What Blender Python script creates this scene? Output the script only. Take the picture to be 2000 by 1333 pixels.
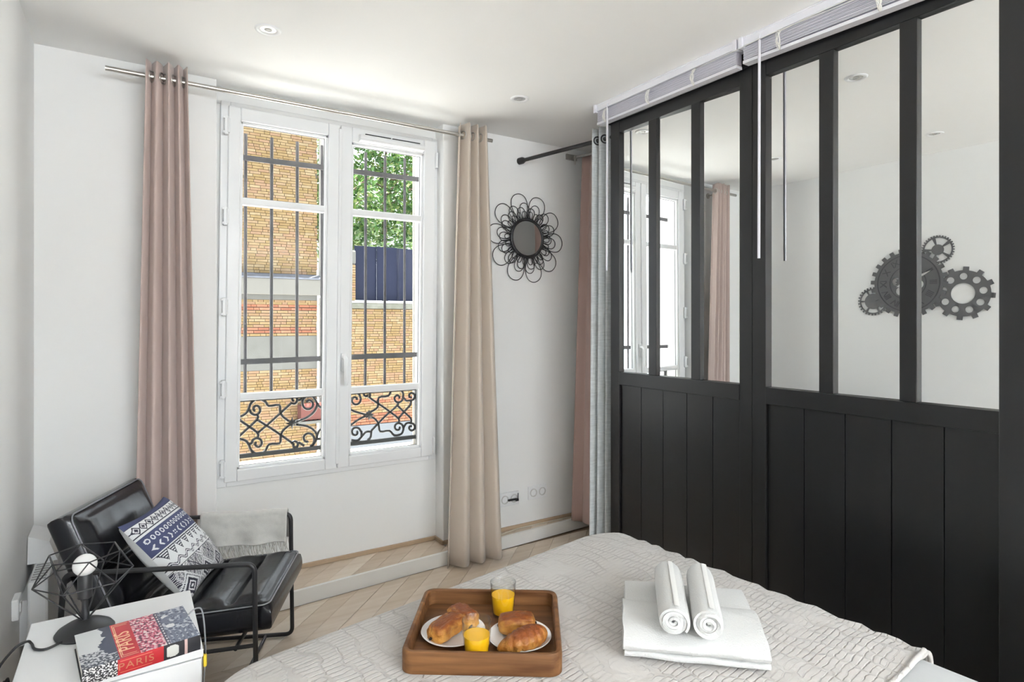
import bpy, bmesh, math, random
from mathutils import Vector, Matrix, noise
random.seed(7)
sc = bpy.context.scene
for o in list(bpy.data.objects):
    bpy.data.objects.remove(o)
col = sc.collection
PI = math.pi

# ------------------------------------------------------------------ camera, sky, sun, light, exposure
TH = math.atan(747 / 1167.0)                    # heading, degrees right of the window wall's normal
cam_d = bpy.data.cameras.new('camera')
cam_d.sensor_width = 36.0
cam_d.lens = 1167 / 2000 * 36.0
cam_d.shift_y = -38.5 / 2000
cam_d.clip_start = 0.02
cam = bpy.data.objects.new('camera', cam_d)
cam.location = (0, 0, 1.36)
cam.rotation_euler = (PI / 2, 0, -TH)
col.objects.link(cam)
sc.camera = cam

world = bpy.data.worlds.new('sky')
sc.world = world
world.use_nodes = True
bg = world.node_tree.nodes['Background']
bg.inputs[0].default_value = (0.88, 0.94, 1.0, 1)
bg.inputs[1].default_value = 2.8

sun_d = bpy.data.lights.new('sun', 'SUN')
sun_d.energy = 42.0
sun_d.angle = math.radians(1.0)
sun_d.color = (1.0, 0.97, 0.925)
sun = bpy.data.objects.new('sun', sun_d)
sun.rotation_euler = Vector((-0.10, -0.09, -0.99)).to_track_quat('-Z', 'Y').to_euler()
sun.location = (2, 8, 12)
col.objects.link(sun)

def area(name, loc, direction, sx, sy, power, color=(1, 1, 1), portal=False):
    d = bpy.data.lights.new(name, 'AREA')
    d.shape = 'RECTANGLE'
    d.size, d.size_y = sx, sy
    d.energy = power
    d.color = color
    if portal:
        d.cycles.is_portal = True
    o = bpy.data.objects.new(name, d)
    o.location = loc
    o.rotation_euler = Vector(direction).to_track_quat('-Z', 'Z').to_euler()
    col.objects.link(o)
    return o

area('window_daylight_portal', (0.95, 3.50, 1.5), (0, -1, 0), 1.1, 1.9, 1.0, portal=True)
# added fill light behind the camera, no real lamp, bounced off the ceiling
area('rear_fill_light', (1.0, -3.4, 1.95), (0, .05, 1.0), 2.2, 1.4, 285.0, (0.88, 0.94, 1.0))

sc.view_settings.view_transform = 'Standard'
sc.view_settings.look = 'None'
sc.view_settings.gamma = 1.0
sc.view_settings.use_curve_mapping = False
sc.view_settings.exposure = 0.5
sc.cycles.max_bounces = 14
sc.cycles.diffuse_bounces = 7
sc.cycles.glossy_bounces = 6
sc.cycles.transmission_bounces = 10
sc.cycles.transparent_max_bounces = 24
sc.cycles.caustics_reflective = False
sc.cycles.caustics_refractive = False
sc.cycles.sample_clamp_indirect = 6.0

# ------------------------------------------------------------------ helpers
MATS = {}
def mat(name, color=(.8, .8, .8), rough=.5, metal=0.0, bump=None, var=None, spec=None, coat=0.0, sheen=0.0, rnd=None, coord='Object'):
    """bump=(scale, strength); var=(scale, other colour, detail); rnd=(colours...) picks one per object"""
    if name in MATS:
        return MATS[name]
    m = bpy.data.materials.new(name)
    m.use_nodes = True
    nt = m.node_tree
    N, L = nt.nodes, nt.links
    b = N['Principled BSDF']
    b.inputs['Base Color'].default_value = (*color, 1)
    b.inputs['Roughness'].default_value = rough
    b.inputs['Metallic'].default_value = metal
    if spec is not None:
        b.inputs['Specular IOR Level'].default_value = spec
    if coat:
        b.inputs['Coat Weight'].default_value = coat
        b.inputs['Coat Roughness'].default_value = 0.12
    if sheen:
        b.inputs['Sheen Weight'].default_value = sheen
    tc = N.new('ShaderNodeTexCoord')
    last = None
    if rnd:
        oi = N.new('ShaderNodeObjectInfo')
        cr = N.new('ShaderNodeValToRGB')
        cr.color_ramp.interpolation = 'CONSTANT'
        els = cr.color_ramp.elements
        while len(els) < len(rnd):
            els.new(0.5)
        for k, c in enumerate(rnd):
            els[k].position = k / len(rnd)
            els[k].color = (*c, 1)
        L.new(oi.outputs['Random'], cr.inputs[0])
        last = cr.outputs[0]
    if var:
        nz = N.new('ShaderNodeTexNoise')
        sv = var[0]
        mp = N.new('ShaderNodeMapping')
        mp.inputs['Scale'].default_value = sv if isinstance(sv, tuple) else (sv, sv, sv)
        L.new(tc.outputs[coord], mp.inputs[0])
        L.new(mp.outputs[0], nz.inputs[0])
        nz.inputs['Scale'].default_value = 1.0
        nz.inputs['Detail'].default_value = var[2] if len(var) > 2 else 4
        mx = N.new('ShaderNodeMixRGB')
        r2 = N.new('ShaderNodeValToRGB')
        r2.color_ramp.elements[0].position = .35
        r2.color_ramp.elements[1].position = .68
        L.new(nz.outputs[0], r2.inputs[0])
        L.new(r2.outputs[0], mx.inputs[0])
        if last:
            L.new(last, mx.inputs[1])
            mx.blend_type = 'MULTIPLY'
        else:
            mx.inputs[1].default_value = (*color, 1)
        mx.inputs[2].default_value = (*var[1], 1)
        last = mx.outputs[0]
    if last:
        L.new(last, b.inputs['Base Color'])
    if bump:
        nz = N.new('ShaderNodeTexNoise')
        sv = bump[0]
        mp = N.new('ShaderNodeMapping')
        mp.inputs['Scale'].default_value = sv if isinstance(sv, tuple) else (sv, sv, sv)
        L.new(tc.outputs[coord], mp.inputs[0])
        L.new(mp.outputs[0], nz.inputs[0])
        nz.inputs['Scale'].default_value = 1.0
        nz.inputs['Detail'].default_value = 4
        bp = N.new('ShaderNodeBump')
        bp.inputs['Strength'].default_value = bump[1]
        bp.inputs['Distance'].default_value = bump[2] if len(bump) > 2 else 0.01
        L.new(nz.outputs[0], bp.inputs['Height'])
        L.new(bp.outputs[0], b.inputs['Normal'])
    MATS[name] = m
    return m

def glass_mat(name, tint=(.97, .98, .98), rough=0.0, refl=1.0):
    m = bpy.data.materials.new(name)
    m.use_nodes = True
    nt = m.node_tree
    N, L = nt.nodes, nt.links
    N.remove(N['Principled BSDF'])
    tr = N.new('ShaderNodeBsdfTransparent')
    tr.inputs[0].default_value = (*tint, 1)
    gl = N.new('ShaderNodeBsdfGlossy')
    gl.inputs['Roughness'].default_value = rough
    fr = N.new('ShaderNodeLayerWeight')                # Schlick curve on the facing angle, same from both sides
    fr.inputs[0].default_value = .5
    pw = N.new('ShaderNodeMath')
    pw.operation = 'POWER'
    pw.inputs[1].default_value = 4.0
    L.new(fr.outputs['Facing'], pw.inputs[0])
    mu = N.new('ShaderNodeMath')
    mu.operation = 'MULTIPLY_ADD'
    mu.inputs[1].default_value = .7 * refl
    mu.inputs[2].default_value = .035 * refl
    mx = N.new('ShaderNodeMixShader')
    L.new(pw.outputs[0], mu.inputs[0])
    L.new(mu.outputs[0], mx.inputs[0])
    L.new(tr.outputs[0], mx.inputs[1])
    L.new(gl.outputs[0], mx.inputs[2])
    L.new(mx.outputs[0], N['Material Output'].inputs[0])
    MATS[name] = m
    return m

def vcol_mat(name, rough=.6, bump=None, coat=0.0):
    m = mat(name, (.8, .8, .8), rough, bump=bump, coat=coat)
    nt = m.node_tree
    a = nt.nodes.new('ShaderNodeVertexColor')
    a.layer_name = 'print'
    nt.links.new(a.outputs[0], nt.nodes['Principled BSDF'].inputs['Base Color'])
    return m

class MB:
    """collects shapes in one bmesh"""
    def __init__(s):
        s.bm = bmesh.new()
    def add(s, bm2):
        me = bpy.data.meshes.new('t')
        bm2.to_mesh(me)
        bm2.free()
        s.bm.from_mesh(me)
        bpy.data.meshes.remove(me)
        return s
    def raw(s, verts, faces, M=None):
        vs = [s.bm.verts.new(M @ Vector(v) if M else v) for v in verts]
        for f in faces:
            try:
                s.bm.faces.new([vs[i] for i in f])
            except ValueError:
                pass
        return s
    def box(s, x0, x1, y0, y1, z0, z1, bev=0.0, seg=2, M=None):
        b = bmesh.new()
        bmesh.ops.create_cube(b, size=1.0)
        for v in b.verts:
            v.co = Vector(((x0 + x1) / 2 + v.co.x * (x1 - x0), (y0 + y1) / 2 + v.co.y * (y1 - y0), (z0 + z1) / 2 + v.co.z * (z1 - z0)))
        if bev:
            bmesh.ops.bevel(b, geom=list(b.edges), offset=bev, segments=seg, affect='EDGES', profile=.5)
        if M:
            bmesh.ops.transform(b, matrix=M, verts=list(b.verts))
        return s.add(b)
    def rbox(s, x0, x1, y0, y1, z0, z1):
        return s.raw([(x0, y0, z0), (x1, y0, z0), (x1, y1, z0), (x0, y1, z0), (x0, y0, z1), (x1, y0, z1), (x1, y1, z1), (x0, y1, z1)],
                     [(0, 3, 2, 1), (4, 5, 6, 7), (0, 1, 5, 4), (1, 2, 6, 5), (2, 3, 7, 6), (3, 0, 4, 7)])
    def tube(s, pts, r, n=8, closed=False, caps=True, flat=None):
        """round tube along pts; r may be a list; flat = (normal direction, ratio) squeezes it"""
        P = [Vector(p) for p in pts]
        m = len(P)
        rs = r if isinstance(r, (list, tuple)) else [r] * m
        rings = []
        up = None
        for i in range(m):
            if closed:
                t = (P[(i + 1) % m] - P[i - 1])
            else:
                t = P[min(i + 1, m - 1)] - P[max(i - 1, 0)]
            if t.length < 1e-9:
                t = Vector((0, 0, 1))
            t.normalize()
            if up is None:
                a = Vector((0, 0, 1)) if abs(t.z) < .9 else Vector((1, 0, 0))
                up = (a - t * a.dot(t)).normalized()
            else:
                up = (up - t * up.dot(t))
                if up.length < 1e-6:
                    a = Vector((0, 0, 1)) if abs(t.z) < .9 else Vector((1, 0, 0))
                    up = a - t * a.dot(t)
                up.normalize()
            sd = t.cross(up)
            ring = []
            for k in range(n):
                a = 2 * PI * k / n
                ring.append(s.bm.verts.new(P[i] + (up * math.cos(a) + sd * math.sin(a)) * rs[i]))
            rings.append(ring)
        rng = range(m) if closed else range(m - 1)
        for i in rng:
            A, B = rings[i], rings[(i + 1) % m]
            for k in range(n):
                s.bm.faces.new((A[k], A[(k + 1) % n], B[(k + 1) % n], B[k]))
        if caps and not closed:
            s.bm.faces.new(list(reversed(rings[0])))
            s.bm.faces.new(rings[-1])
        return s
    def lathe(s, prof, n=32, c=(0, 0, 0), M=None, close=False):
        """profile of (r, z) spun round z"""
        rings = []
        for (r, z) in prof:
            if r < 1e-6:
                rings.append([s.bm.verts.new((c[0], c[1], c[2] + z))])
            else:
                rings.append([s.bm.verts.new((c[0] + r * math.cos(2 * PI * k / n), c[1] + r * math.sin(2 * PI * k / n), c[2] + z)) for k in range(n)])
        pairs = list(zip(rings[:-1], rings[1:]))
        if close:
            pairs.append((rings[-1], rings[0]))
        for A, B in pairs:
            for k in range(n):
                k2 = (k + 1) % n
                if len(A) == 1 and len(B) == 1:
                    continue
                if len(A) == 1:
                    s.bm.faces.new((A[0], B[k2], B[k]))
                elif len(B) == 1:
                    s.bm.faces.new((A[k], A[k2], B[0]))
                else:
                    s.bm.faces.new((A[k], A[k2], B[k2], B[k]))
        if M:
            vs = [v for r in rings for v in r]
            bmesh.ops.transform(s.bm, matrix=M, verts=vs)
        return s
    def prism(s, poly, z0, z1, M=None):
        n = len(poly)
        vs = [(p[0], p[1], z0) for p in poly] + [(p[0], p[1], z1) for p in poly]
        fs = [tuple(reversed(range(n))), tuple(range(n, 2 * n))] + [(i, (i + 1) % n, n + (i + 1) % n, n + i) for i in range(n)]
        return s.raw(vs, fs, M)
    def grid(s, fn, nu, nv, wrap_u=False):
        g = [[s.bm.verts.new(fn(i / (nu if wrap_u else nu), j / nv)) for j in range(nv + 1)] for i in range(nu if wrap_u else nu + 1)]
        for i in range(nu):
            A, B = g[i], g[(i + 1) % len(g)]
            for j in range(nv):
                s.bm.faces.new((A[j], B[j], B[j + 1], A[j + 1]))
        return g
    def mesh(s, name, material, smooth=False, angle=None):
        bmesh.ops.recalc_face_normals(s.bm, faces=list(s.bm.faces))
        me = bpy.data.meshes.new(name)
        s.bm.to_mesh(me)
        s.bm.free()
        if smooth:
            me.polygons.foreach_set('use_smooth', [True] * len(me.polygons))
            if angle:
                me.set_sharp_from_angle(angle=math.radians(angle))
        if material:
            me.materials.append(material)
        return me
    def build(s, name, material, parent=None, smooth=False, angle=None, local=False):
        """vertices are room coordinates unless local=True (then the parent's own)"""
        me = s.mesh(name, material, smooth, angle)
        o = bpy.data.objects.new(name, me)
        col.objects.link(o)
        if parent:
            o.parent = parent
            if not local:
                off = Vector()
                p = parent
                while p:
                    off += p.location
                    p = p.parent
                me.transform(Matrix.Translation(-off))
        return o

def thing(name, label, cat, loc=(0, 0, 0), rz=0.0, group=None):
    o = bpy.data.objects.new(name, None)
    o.empty_display_size = .05
    o.location = loc
    o.rotation_euler = (0, 0, rz)
    o['label'] = label
    o['category'] = cat
    if group:
        o['group'] = group
    col.objects.link(o)
    return o
def tag(o, label, cat, group=None):
    o['label'] = label
    o['category'] = cat
    if group:
        o['group'] = group
    return o
def struct(o, label=None, cat=None):
    o['kind'] = 'structure'
    if label:
        o['label'] = label
    if cat:
        o['category'] = cat
    return o
def sempty(name, label, cat, loc=(0, 0, 0)):
    o = thing(name, label, cat, loc)
    o['kind'] = 'structure'
    return o
def inst(me, name, parent, loc=(0, 0, 0), rot=(0, 0, 0), scale=(1, 1, 1), world=True):
    o = bpy.data.objects.new(name, me)
    col.objects.link(o)
    if parent:
        o.parent = parent
        off = Vector()
        p = parent
        while p and world:
            off += p.location
            p = p.parent
        o.location = Vector(loc) - off
    else:
        o.location = loc
    o.rotation_euler = rot
    o.scale = scale
    return o
def mod_solid(o, t, offset=0.0):
    m = o.modifiers.new('thickness', 'SOLIDIFY')
    m.thickness = t
    m.offset = offset
    return o
def text_mesh(body, size, extrude, material, name='lettering', spacing=1.0):
    c = bpy.data.curves.new(name, 'FONT')
    c.body = body
    c.size = size
    c.extrude = extrude
    c.align_x = 'CENTER'
    c.align_y = 'CENTER'
    c.space_character = spacing
    t = bpy.data.objects.new(name, c)
    col.objects.link(t)
    dg = bpy.context.evaluated_depsgraph_get()
    dg.update()
    me = bpy.data.meshes.new_from_object(t.evaluated_get(dg))
    bpy.data.objects.remove(t)
    bpy.data.curves.remove(c)
    me.materials.clear()
    me.materials.append(material)
    return me
def smoothstep(a, b, x):
    t = max(0.0, min(1.0, (x - a) / (b - a)))
    return t * t * (3 - 2 * t)
def catmull(pts, k=6, closed=False):
    P = [Vector(p) for p in pts]
    n = len(P)
    out = []
    for i in range(n if closed else n - 1):
        g = lambda j: P[j % n] if closed else P[max(0, min(n - 1, j))]
        p0, p1, p2, p3 = g(i - 1), g(i), g(i + 1), g(i + 2)
        for q in range(k):
            t = q / k
            out.append(0.5 * ((2 * p1) + (p2 - p0) * t + (2 * p0 - 5 * p1 + 4 * p2 - p3) * t * t + (3 * p1 - p0 - 3 * p2 + p3) * t ** 3))
    if not closed:
        out.append(P[-1])
    return out
def fillet(pts, r, k=5, closed=False):
    """polyline with rounded corners"""
    P = [Vector(p) for p in pts]
    n = len(P)
    out = []
    for i in range(n):
        if not closed and i in (0, n - 1):
            out.append(P[i])
            continue
        a, b, c = P[i - 1], P[i], P[(i + 1) % n]
        d1, d2 = (a - b), (c - b)
        rr = min(r, d1.length * .45, d2.length * .45)
        p1, p2 = b + d1.normalized() * rr, b + d2.normalized() * rr
        for q in range(k + 1):
            t = q / k
            out.append(p1 * (1 - t) ** 2 + b * 2 * t * (1 - t) + p2 * t * t)
    return out

# ------------------------------------------------------------------ materials
M_wall = mat('white_paint', (.84, .845, .84), .85, bump=(9, .05))
M_ceil = mat('ceiling_paint', (.885, .89, .885), .9, bump=(6, .04))
M_white = mat('white_lacquer', (.82, .83, .84), .32)
M_pvc = mat('white_window_plastic', (.80, .81, .82), .3)
M_trim = mat('white_trim_paint', (.80, .80, .78), .45)
M_black = mat('black_painted_wood', (.007, .0068, .0075), .33, bump=(60, .03))
M_blackmetal = mat('black_metal', (.018, .018, .02), .42)
M_iron = mat('wrought_iron', (.035, .034, .036), .5, bump=(90, .2, .003))
M_bar = mat('lit_iron', (.105, .098, .105), .55, bump=(90, .2, .003), var=(14, (.07, .065, .07)))  # paler than the scroll iron: daylight on the bars put into the colour
M_chrome = mat('brushed_steel', (.52, .50, .47), .32, 1.0)
M_mirror = mat('mirror_silver', (.89, .905, .90), .0, 1.0)
M_plank = mat('oak_parquet', (.5, .36, .24), .38, rnd=((0.684, 0.585, 0.488), (0.627, 0.526, 0.421), (0.752, 0.661, 0.561), (0.661, 0.556, 0.451), (0.593, 0.491, 0.390)), var=((3, 30, 3), (.86, .81, .75), 5), bump=((3, 60, 3), .06))
M_oakedge = mat('oak_skirting', (.46, .34, .23), .5, var=((3, 25, 25), (.36, .26, .17)))
M_brick = mat('yellow_brick', (.7, .5, .3), .9, rnd=((0.176, 0.120, 0.054), (0.189, 0.132, 0.066), (0.161, 0.106, 0.044), (0.189, 0.129, 0.074), (0.176, 0.110, 0.056), (0.201, 0.150, 0.084), (0.169, 0.116, 0.048), (0.183, 0.113, 0.066)), var=(9, (.86, .83, .8)), bump=(30, .3))
M_redbrick = mat('red_brick', (.5, .2, .1), .9, rnd=((0.204, 0.077, 0.040), (0.229, 0.096, 0.054), (0.179, 0.066, 0.036), (0.236, 0.111, 0.065)), var=(9, (.85, .82, .8)), bump=(30, .3))
M_mortar = mat('mortar', (.13, .11, .085), .95, bump=(40, .2))
M_render = mat('grey_render', (.105, .104, .097), .95, bump=(3, .03), var=(3, (.092, .091, .084)))
M_zinc = mat('zinc_flashing', (.13, .14, .17), .6, .2, var=(6, (.09, .095, .11)))
M_stone = mat('cream_stone', (.46, .43, .375), .85, bump=(20, .1))
GLASS = glass_mat('window_glass', (.97, .985, .98), 0.0, .08)
GLASS2 = glass_mat('drinking_glass', (.96, .97, .97), 0.0, 1.3)
# ------------------------------------------------------------------ room shell
WL, WR, YB, YR, HC = -0.33, 2.75, 3.12, -4.2, 2.5     # left wall, right wall, window wall, rear wall, ceiling
RX0, RX1, RY = 0.346, 1.525, 3.22                      # window recess

w = MB()
w.box(WL - .12, RX0, YB, 3.45, -.1, HC + .1, .006)
w.box(RX1, WR + .12, YB, 3.45, -.1, HC + .1, .006)
w.box(RX0 - .01, RX1 + .01, RY, 3.45, -.1, .572)
w.box(RX0 - .01, RX1 + .01, RY, 3.45, 2.425, HC + .1)
w.box(RX0 - .01, .400, RY + .005, 3.45, .5, 2.5)
w.box(1.49, RX1 + .01, RY + .005, 3.45, .5, 2.5)
struct(w.build('wall_back', M_wall), 'white wall with the window recess and the wire flower mirror', 'wall')
struct(MB().box(WL - .12, WL, YR - .1, YB, -.1, HC + .1).build('wall_left', M_wall), 'white wall on the left behind the armchair and bedside cabinet', 'wall')
struct(MB().box(WR, WR + .12, .6, YB, -.1, HC + .1).build('wall_right', M_wall), 'white wall on the right end behind the curtains', 'wall')
w = MB()
w.box(2.19, 2.32, YR, .56, -.1, HC + .1)
struct(w.build('wall_side', M_wall), 'white wall continuing beyond the sliding mirror doors', 'wall')
w = MB()
w.box(WL - .12, 0.0, YR - .1, YR, -.1, HC + .1)
w.box(2.3, WR, YR - .1, YR, -.1, HC + .1)
w.box(0.0, 2.3, YR - .1, YR, -.1, .35)
w.box(0.0, 2.3, YR - .1, YR, 2.35, HC + .1)
struct(w.build('wall_rear', M_wall), 'white wall with a wide opening added for fill light behind the bed head', 'wall')
w = MB()
w.box(0.0, 2.3, YR - .08, YR - .02, .35, .41, .005)
w.box(0.0, 2.3, YR - .08, YR - .02, 2.29, 2.35, .005)
for x in (0.0, 1.12, 2.24):
    w.box(x, x + .06, YR - .08, YR - .02, .41, 2.29, .005)
struct(w.build('fill_window', M_pvc), 'wide white framed window added for fill light behind the bed head', 'window')  # unseen window, added to let fill light into the room
struct(MB().box(WL - .12, WR + .12, YR - .1, 3.45, HC, HC + .12).build('ceiling', M_ceil), 'smooth white ceiling with recessed spotlights', 'ceiling')

# floor: chevron planks, each its own piece
def clip(poly, a, b, c):
    """keep a*x + b*y <= c"""
    out = []
    for i in range(len(poly)):
        p, q = poly[i], poly[(i + 1) % len(poly)]
        dp, dq = a * p[0] + b * p[1] - c, a * q[0] + b * q[1] - c
        if dp <= 0:
            out.append(p)
        if (dp < 0 < dq) or (dq < 0 < dp):
            t = dp / (dp - dq)
            out.append((p[0] + (q[0] - p[0]) * t, p[1] + (q[1] - p[1]) * t))
    return out
def parea(p):
    return abs(sum(p[i][0] * p[(i + 1) % len(p)][1] - p[(i + 1) % len(p)][0] * p[i][1] for i in range(len(p)))) / 2
SL = 0.062
def fy(x):                                             # front line of the low step under the window
    return 2.95 + (x - .65) * SL
floor = struct(MB().box(WL - .1, WR + .1, YR - .1, 3.4, -.1, -.012).build('floor', M_oakedge), 'pale oak chevron parquet floor', 'floor')
def planks(parent, x0, x1, y_top, ncol, wcol, dx, z, limits, ox=0.0):
    shared = {}
    g = .0012
    for c in range(ncol):
        ya, yb = y_top - (c + 1) * wcol, y_top - c * wcol
        sg = 1 if c % 2 == 0 else -1
        k0 = int((x0 - wcol) / dx) - 1
        for k in range(k0, int((x1 + wcol) / dx) + 2):
            x = k * dx + ox
            xs = x if sg > 0 else x + wcol
            poly = [(xs + g, ya + g), (xs + dx - g, ya + g), (xs + dx + sg * wcol - g, yb - g), (xs + sg * wcol + g, yb - g)]
            full = parea(poly)
            cut = poly
            for (a, b, cc) in limits:
                cut = clip(cut, a, b, cc)
                if len(cut) < 3:
                    break
            if len(cut) < 3 or parea(cut) < .0012:
                continue
            dz = random.uniform(-.0006, .0006)
            cx, cy = poly[0]
            if abs(parea(cut) - full) < 1e-7:
                key = sg
                if key not in shared:
                    shared[key] = MB().prism([(p[0] - cx, p[1] - cy) for p in cut], -.012, 0.0).mesh('plank', M_plank)
                me = shared[key]
            else:
                me = MB().prism([(p[0] - cx, p[1] - cy) for p in cut], -.012, 0.0).mesh('plank', M_plank)
            inst(me, 'plank', parent, (cx, cy, z + dz))
planks(floor, WL, WR, 3.02, 10, .46, .135, 0.0, [(-1, 0, -WL), (1, 0, WR), (-SL, 1, fy(0) - .004), (0, -1, -YR)], .03)
# low step along the window wall
step = sempty('trim_1', 'low step with white riser and oak chevron top under the window', 'step', (1.1, 3.05, 0))
st = MB()
st.prism([(WL, fy(WL) + .02), (WR, fy(WR) + .02), (WR, YB), (RX1, YB), (RX1, RY), (RX0, RY), (RX0, YB), (WL, YB)], 0, .058)
st.build('base', M_oakedge, step)
st = MB()
st.prism([(WL, fy(WL)), (WR, fy(WR)), (WR, fy(WR) + .018), (WL, fy(WL) + .018)], 0, .0725)
st.build('riser', M_trim, step)
e = .0185
planks(step, RX0, RX1, 3.235, 2, .30, .12, .070, [(-1, 0, -RX0), (1, 0, RX1), (SL, -1, -(fy(0) + e)), (0, 1, RY)], .05)
planks(step, RX1, WR, 3.235, 2, .30, .12, .070, [(-1, 0, -RX1), (1, 0, WR), (SL, -1, -(fy(0) + e)), (0, 1, YB)], .05)
planks(step, WL, RX0, 3.235, 2, .30, .12, .070, [(-1, 0, -WL), (1, 0, RX0), (SL, -1, -(fy(0) + e)), (0, 1, YB)], .05)
b = MB()
b.box(RX0, RX1, RY - .011, RY, .0705, .094, .003)
b.box(RX1 - .011, RX1, YB - .011, RY - .011, .0705, .094, .003)
b.box(RX1, WR, YB - .011, YB, .0705, .094, .003)
b.box(WL, RX0, YB - .011, YB, .0705, .094, .003)
struct(b.build('baseboard_back', M_oakedge), 'thin oak bead along the foot of the window wall', 'skirting')

# ------------------------------------------------------------------ window_1
LEAN = .011
def lean(mb):
    for v in mb.bm.verts:
        v.co.x -= LEAN * (2.33 - v.co.z)
    return mb
win = sempty('window_1', 'white double casement window with barred grille outside', 'window', (.95, 3.22, .56))
f = MB()
f.box(.372, .415, 3.20, 3.27, .55, 2.435, .004)
f.box(1.492, 1.534, 3.20, 3.27, .55, 2.435, .004)
f.box(.4151, 1.4919, 3.20, 3.27, 2.40, 2.435, .004)
f.box(.4151, 1.4919, 3.20, 3.27, .55, .585, .004)
lean(f).build('frame', M_pvc, win)
def sash(x0, x1, g0, g1, z0, z1, gz0, gz1):
    s = MB()
    yF, yBk = 3.185, 3.245
    for (a, b_, c, d) in ((x0, g0, z0, z1), (g1, x1, z0, z1), (g0, g1, z0, gz0), (g0, g1, gz1, z1)):
        s.box(a, b_, yF, yBk, c, d, .005)
    # sloping glazing beads
    bd = .013
    for (a, b_) in ((g0, g0 + bd), (g1 - bd, g1)):
        s.box(a, b_, yF + .012, yBk - .012, gz0, gz1, .003)
    s.box(g0, g1, yF + .012, yBk - .012, gz0, gz0 + bd, .003)
    s.box(g0, g1, yF + .012, yBk - .012, gz1 - bd, gz1, .003)
    so = lean(s).build('sash', M_pvc, win)
    lean(MB().box(g0 + .004, g1 - .004, 3.220, 3.224, gz0 + .004, gz1 - .004)).build('pane', GLASS, so)
    gk = MB()
    for (a, b_, c, d) in ((g0 + .012, g0 + .0155, gz0 + .012, gz1 - .012), (g1 - .0155, g1 - .012, gz0 + .012, gz1 - .012), (g0 + .0156, g1 - .0156, gz0 + .012, gz0 + .0155), (g0 + .0156, g1 - .0156, gz1 - .0155, gz1 - .012)):
        gk.box(a, b_, 3.2165, 3.2195, c, d)
    lean(gk).build('gasket', mat('grey_gasket', (.16, .16, .17), .7), so)
    for zc in (1.955, .985):
        lean(MB().box(g0, g1, 3.200, 3.242, zc - .018, zc + .018, .006)).build('muntin', M_pvc, so)
    return so
sl = sash(.405, .948, .461, .888, .575, 2.412, .632, 2.345)
sr = sash(.953, 1.508, 1.014, 1.437, .575, 2.412, .632, 2.330)
lean(MB().box(.941, .960, 3.176, 3.187, .60, 2.39, .004)).build('cover_strip', M_pvc, win)
for z in (2.31, 1.87, 1.43, 1.03, .645):
    h = MB()
    h.box(.386, .404, 3.172, 3.20, z - .045, z + .045, .004)
    h.tube([(.404, 3.176, z - .035), (.404, 3.176, z + .035)], .007, 8)
    h.box(.380, .388, 3.168, 3.176, z - .04, z - .03)
    h.box(.380, .388, 3.168, 3.176, z + .03, z + .04)
    lean(h).build('hinge', M_pvc, win)
for z in (2.30, .64):
    h = MB().tube([(1.512, 3.176, z - .045), (1.512, 3.176, z + .045)], .008, 8)
    h.box(1.505, 1.520, 3.176, 3.2, z - .045, z + .045, .003)
    lean(h).build('hinge', M_pvc, win)
h = MB()
h.box(.964, .992, 3.172, 3.187, 1.09, 1.19, .006)
h.tube([(.978, 3.178, 1.165), (.978, 3.150, 1.165), (.978, 3.136, 1.150), (.979, 3.130, 1.08), (.980, 3.131, 1.035), (.980, 3.136, 1.022)], [.012, .012, .013, .0115, .0105, .007], 12)
lean(h).build('handle', M_pvc, sr, True, 40)
v = MB()
vp = [(0, 0), (-.030, .004), (-.036, .014), (-.036, .026), (-.028, .036), (0, .038)]
v.raw([(1.05, 3.185 + a, 2.336 + b_) for a, b_ in vp] + [(1.425, 3.185 + a, 2.336 + b_) for a, b_ in vp],
      [(i, (i + 1) % 6, 6 + (i + 1) % 6, 6 + i) for i in range(6)] + [tuple(range(6)), tuple(range(11, 5, -1))])
vo = v.build('trickle_vent', M_pvc, sr)
v = MB()
v.box(1.08, 1.225, 3.160, 3.170, 2.376, 2.379)
v.box(1.235, 1.40, 3.160, 3.170, 2.376, 2.379)
v.build('vent_slot', M_blackmetal, vo)
# outer sill and jamb stone
o = MB()
o.box(.36, 1.53, 3.272, 3.53, .53, .598, .006)
struct(o.build('trim_2', M_stone), 'sunlit stone sill outside the window', 'sill')
o = MB()
o.box(.30, .405, 3.452, 3.47, .5, 2.5)
o.box(1.485, 1.60, 3.452, 3.47, .5, 2.5)
o.box(.30, 1.60, 3.452, 3.47, 2.42, 2.6)
struct(o.build('trim_3', M_stone), 'cream stone surround outside the window', 'surround')

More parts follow.
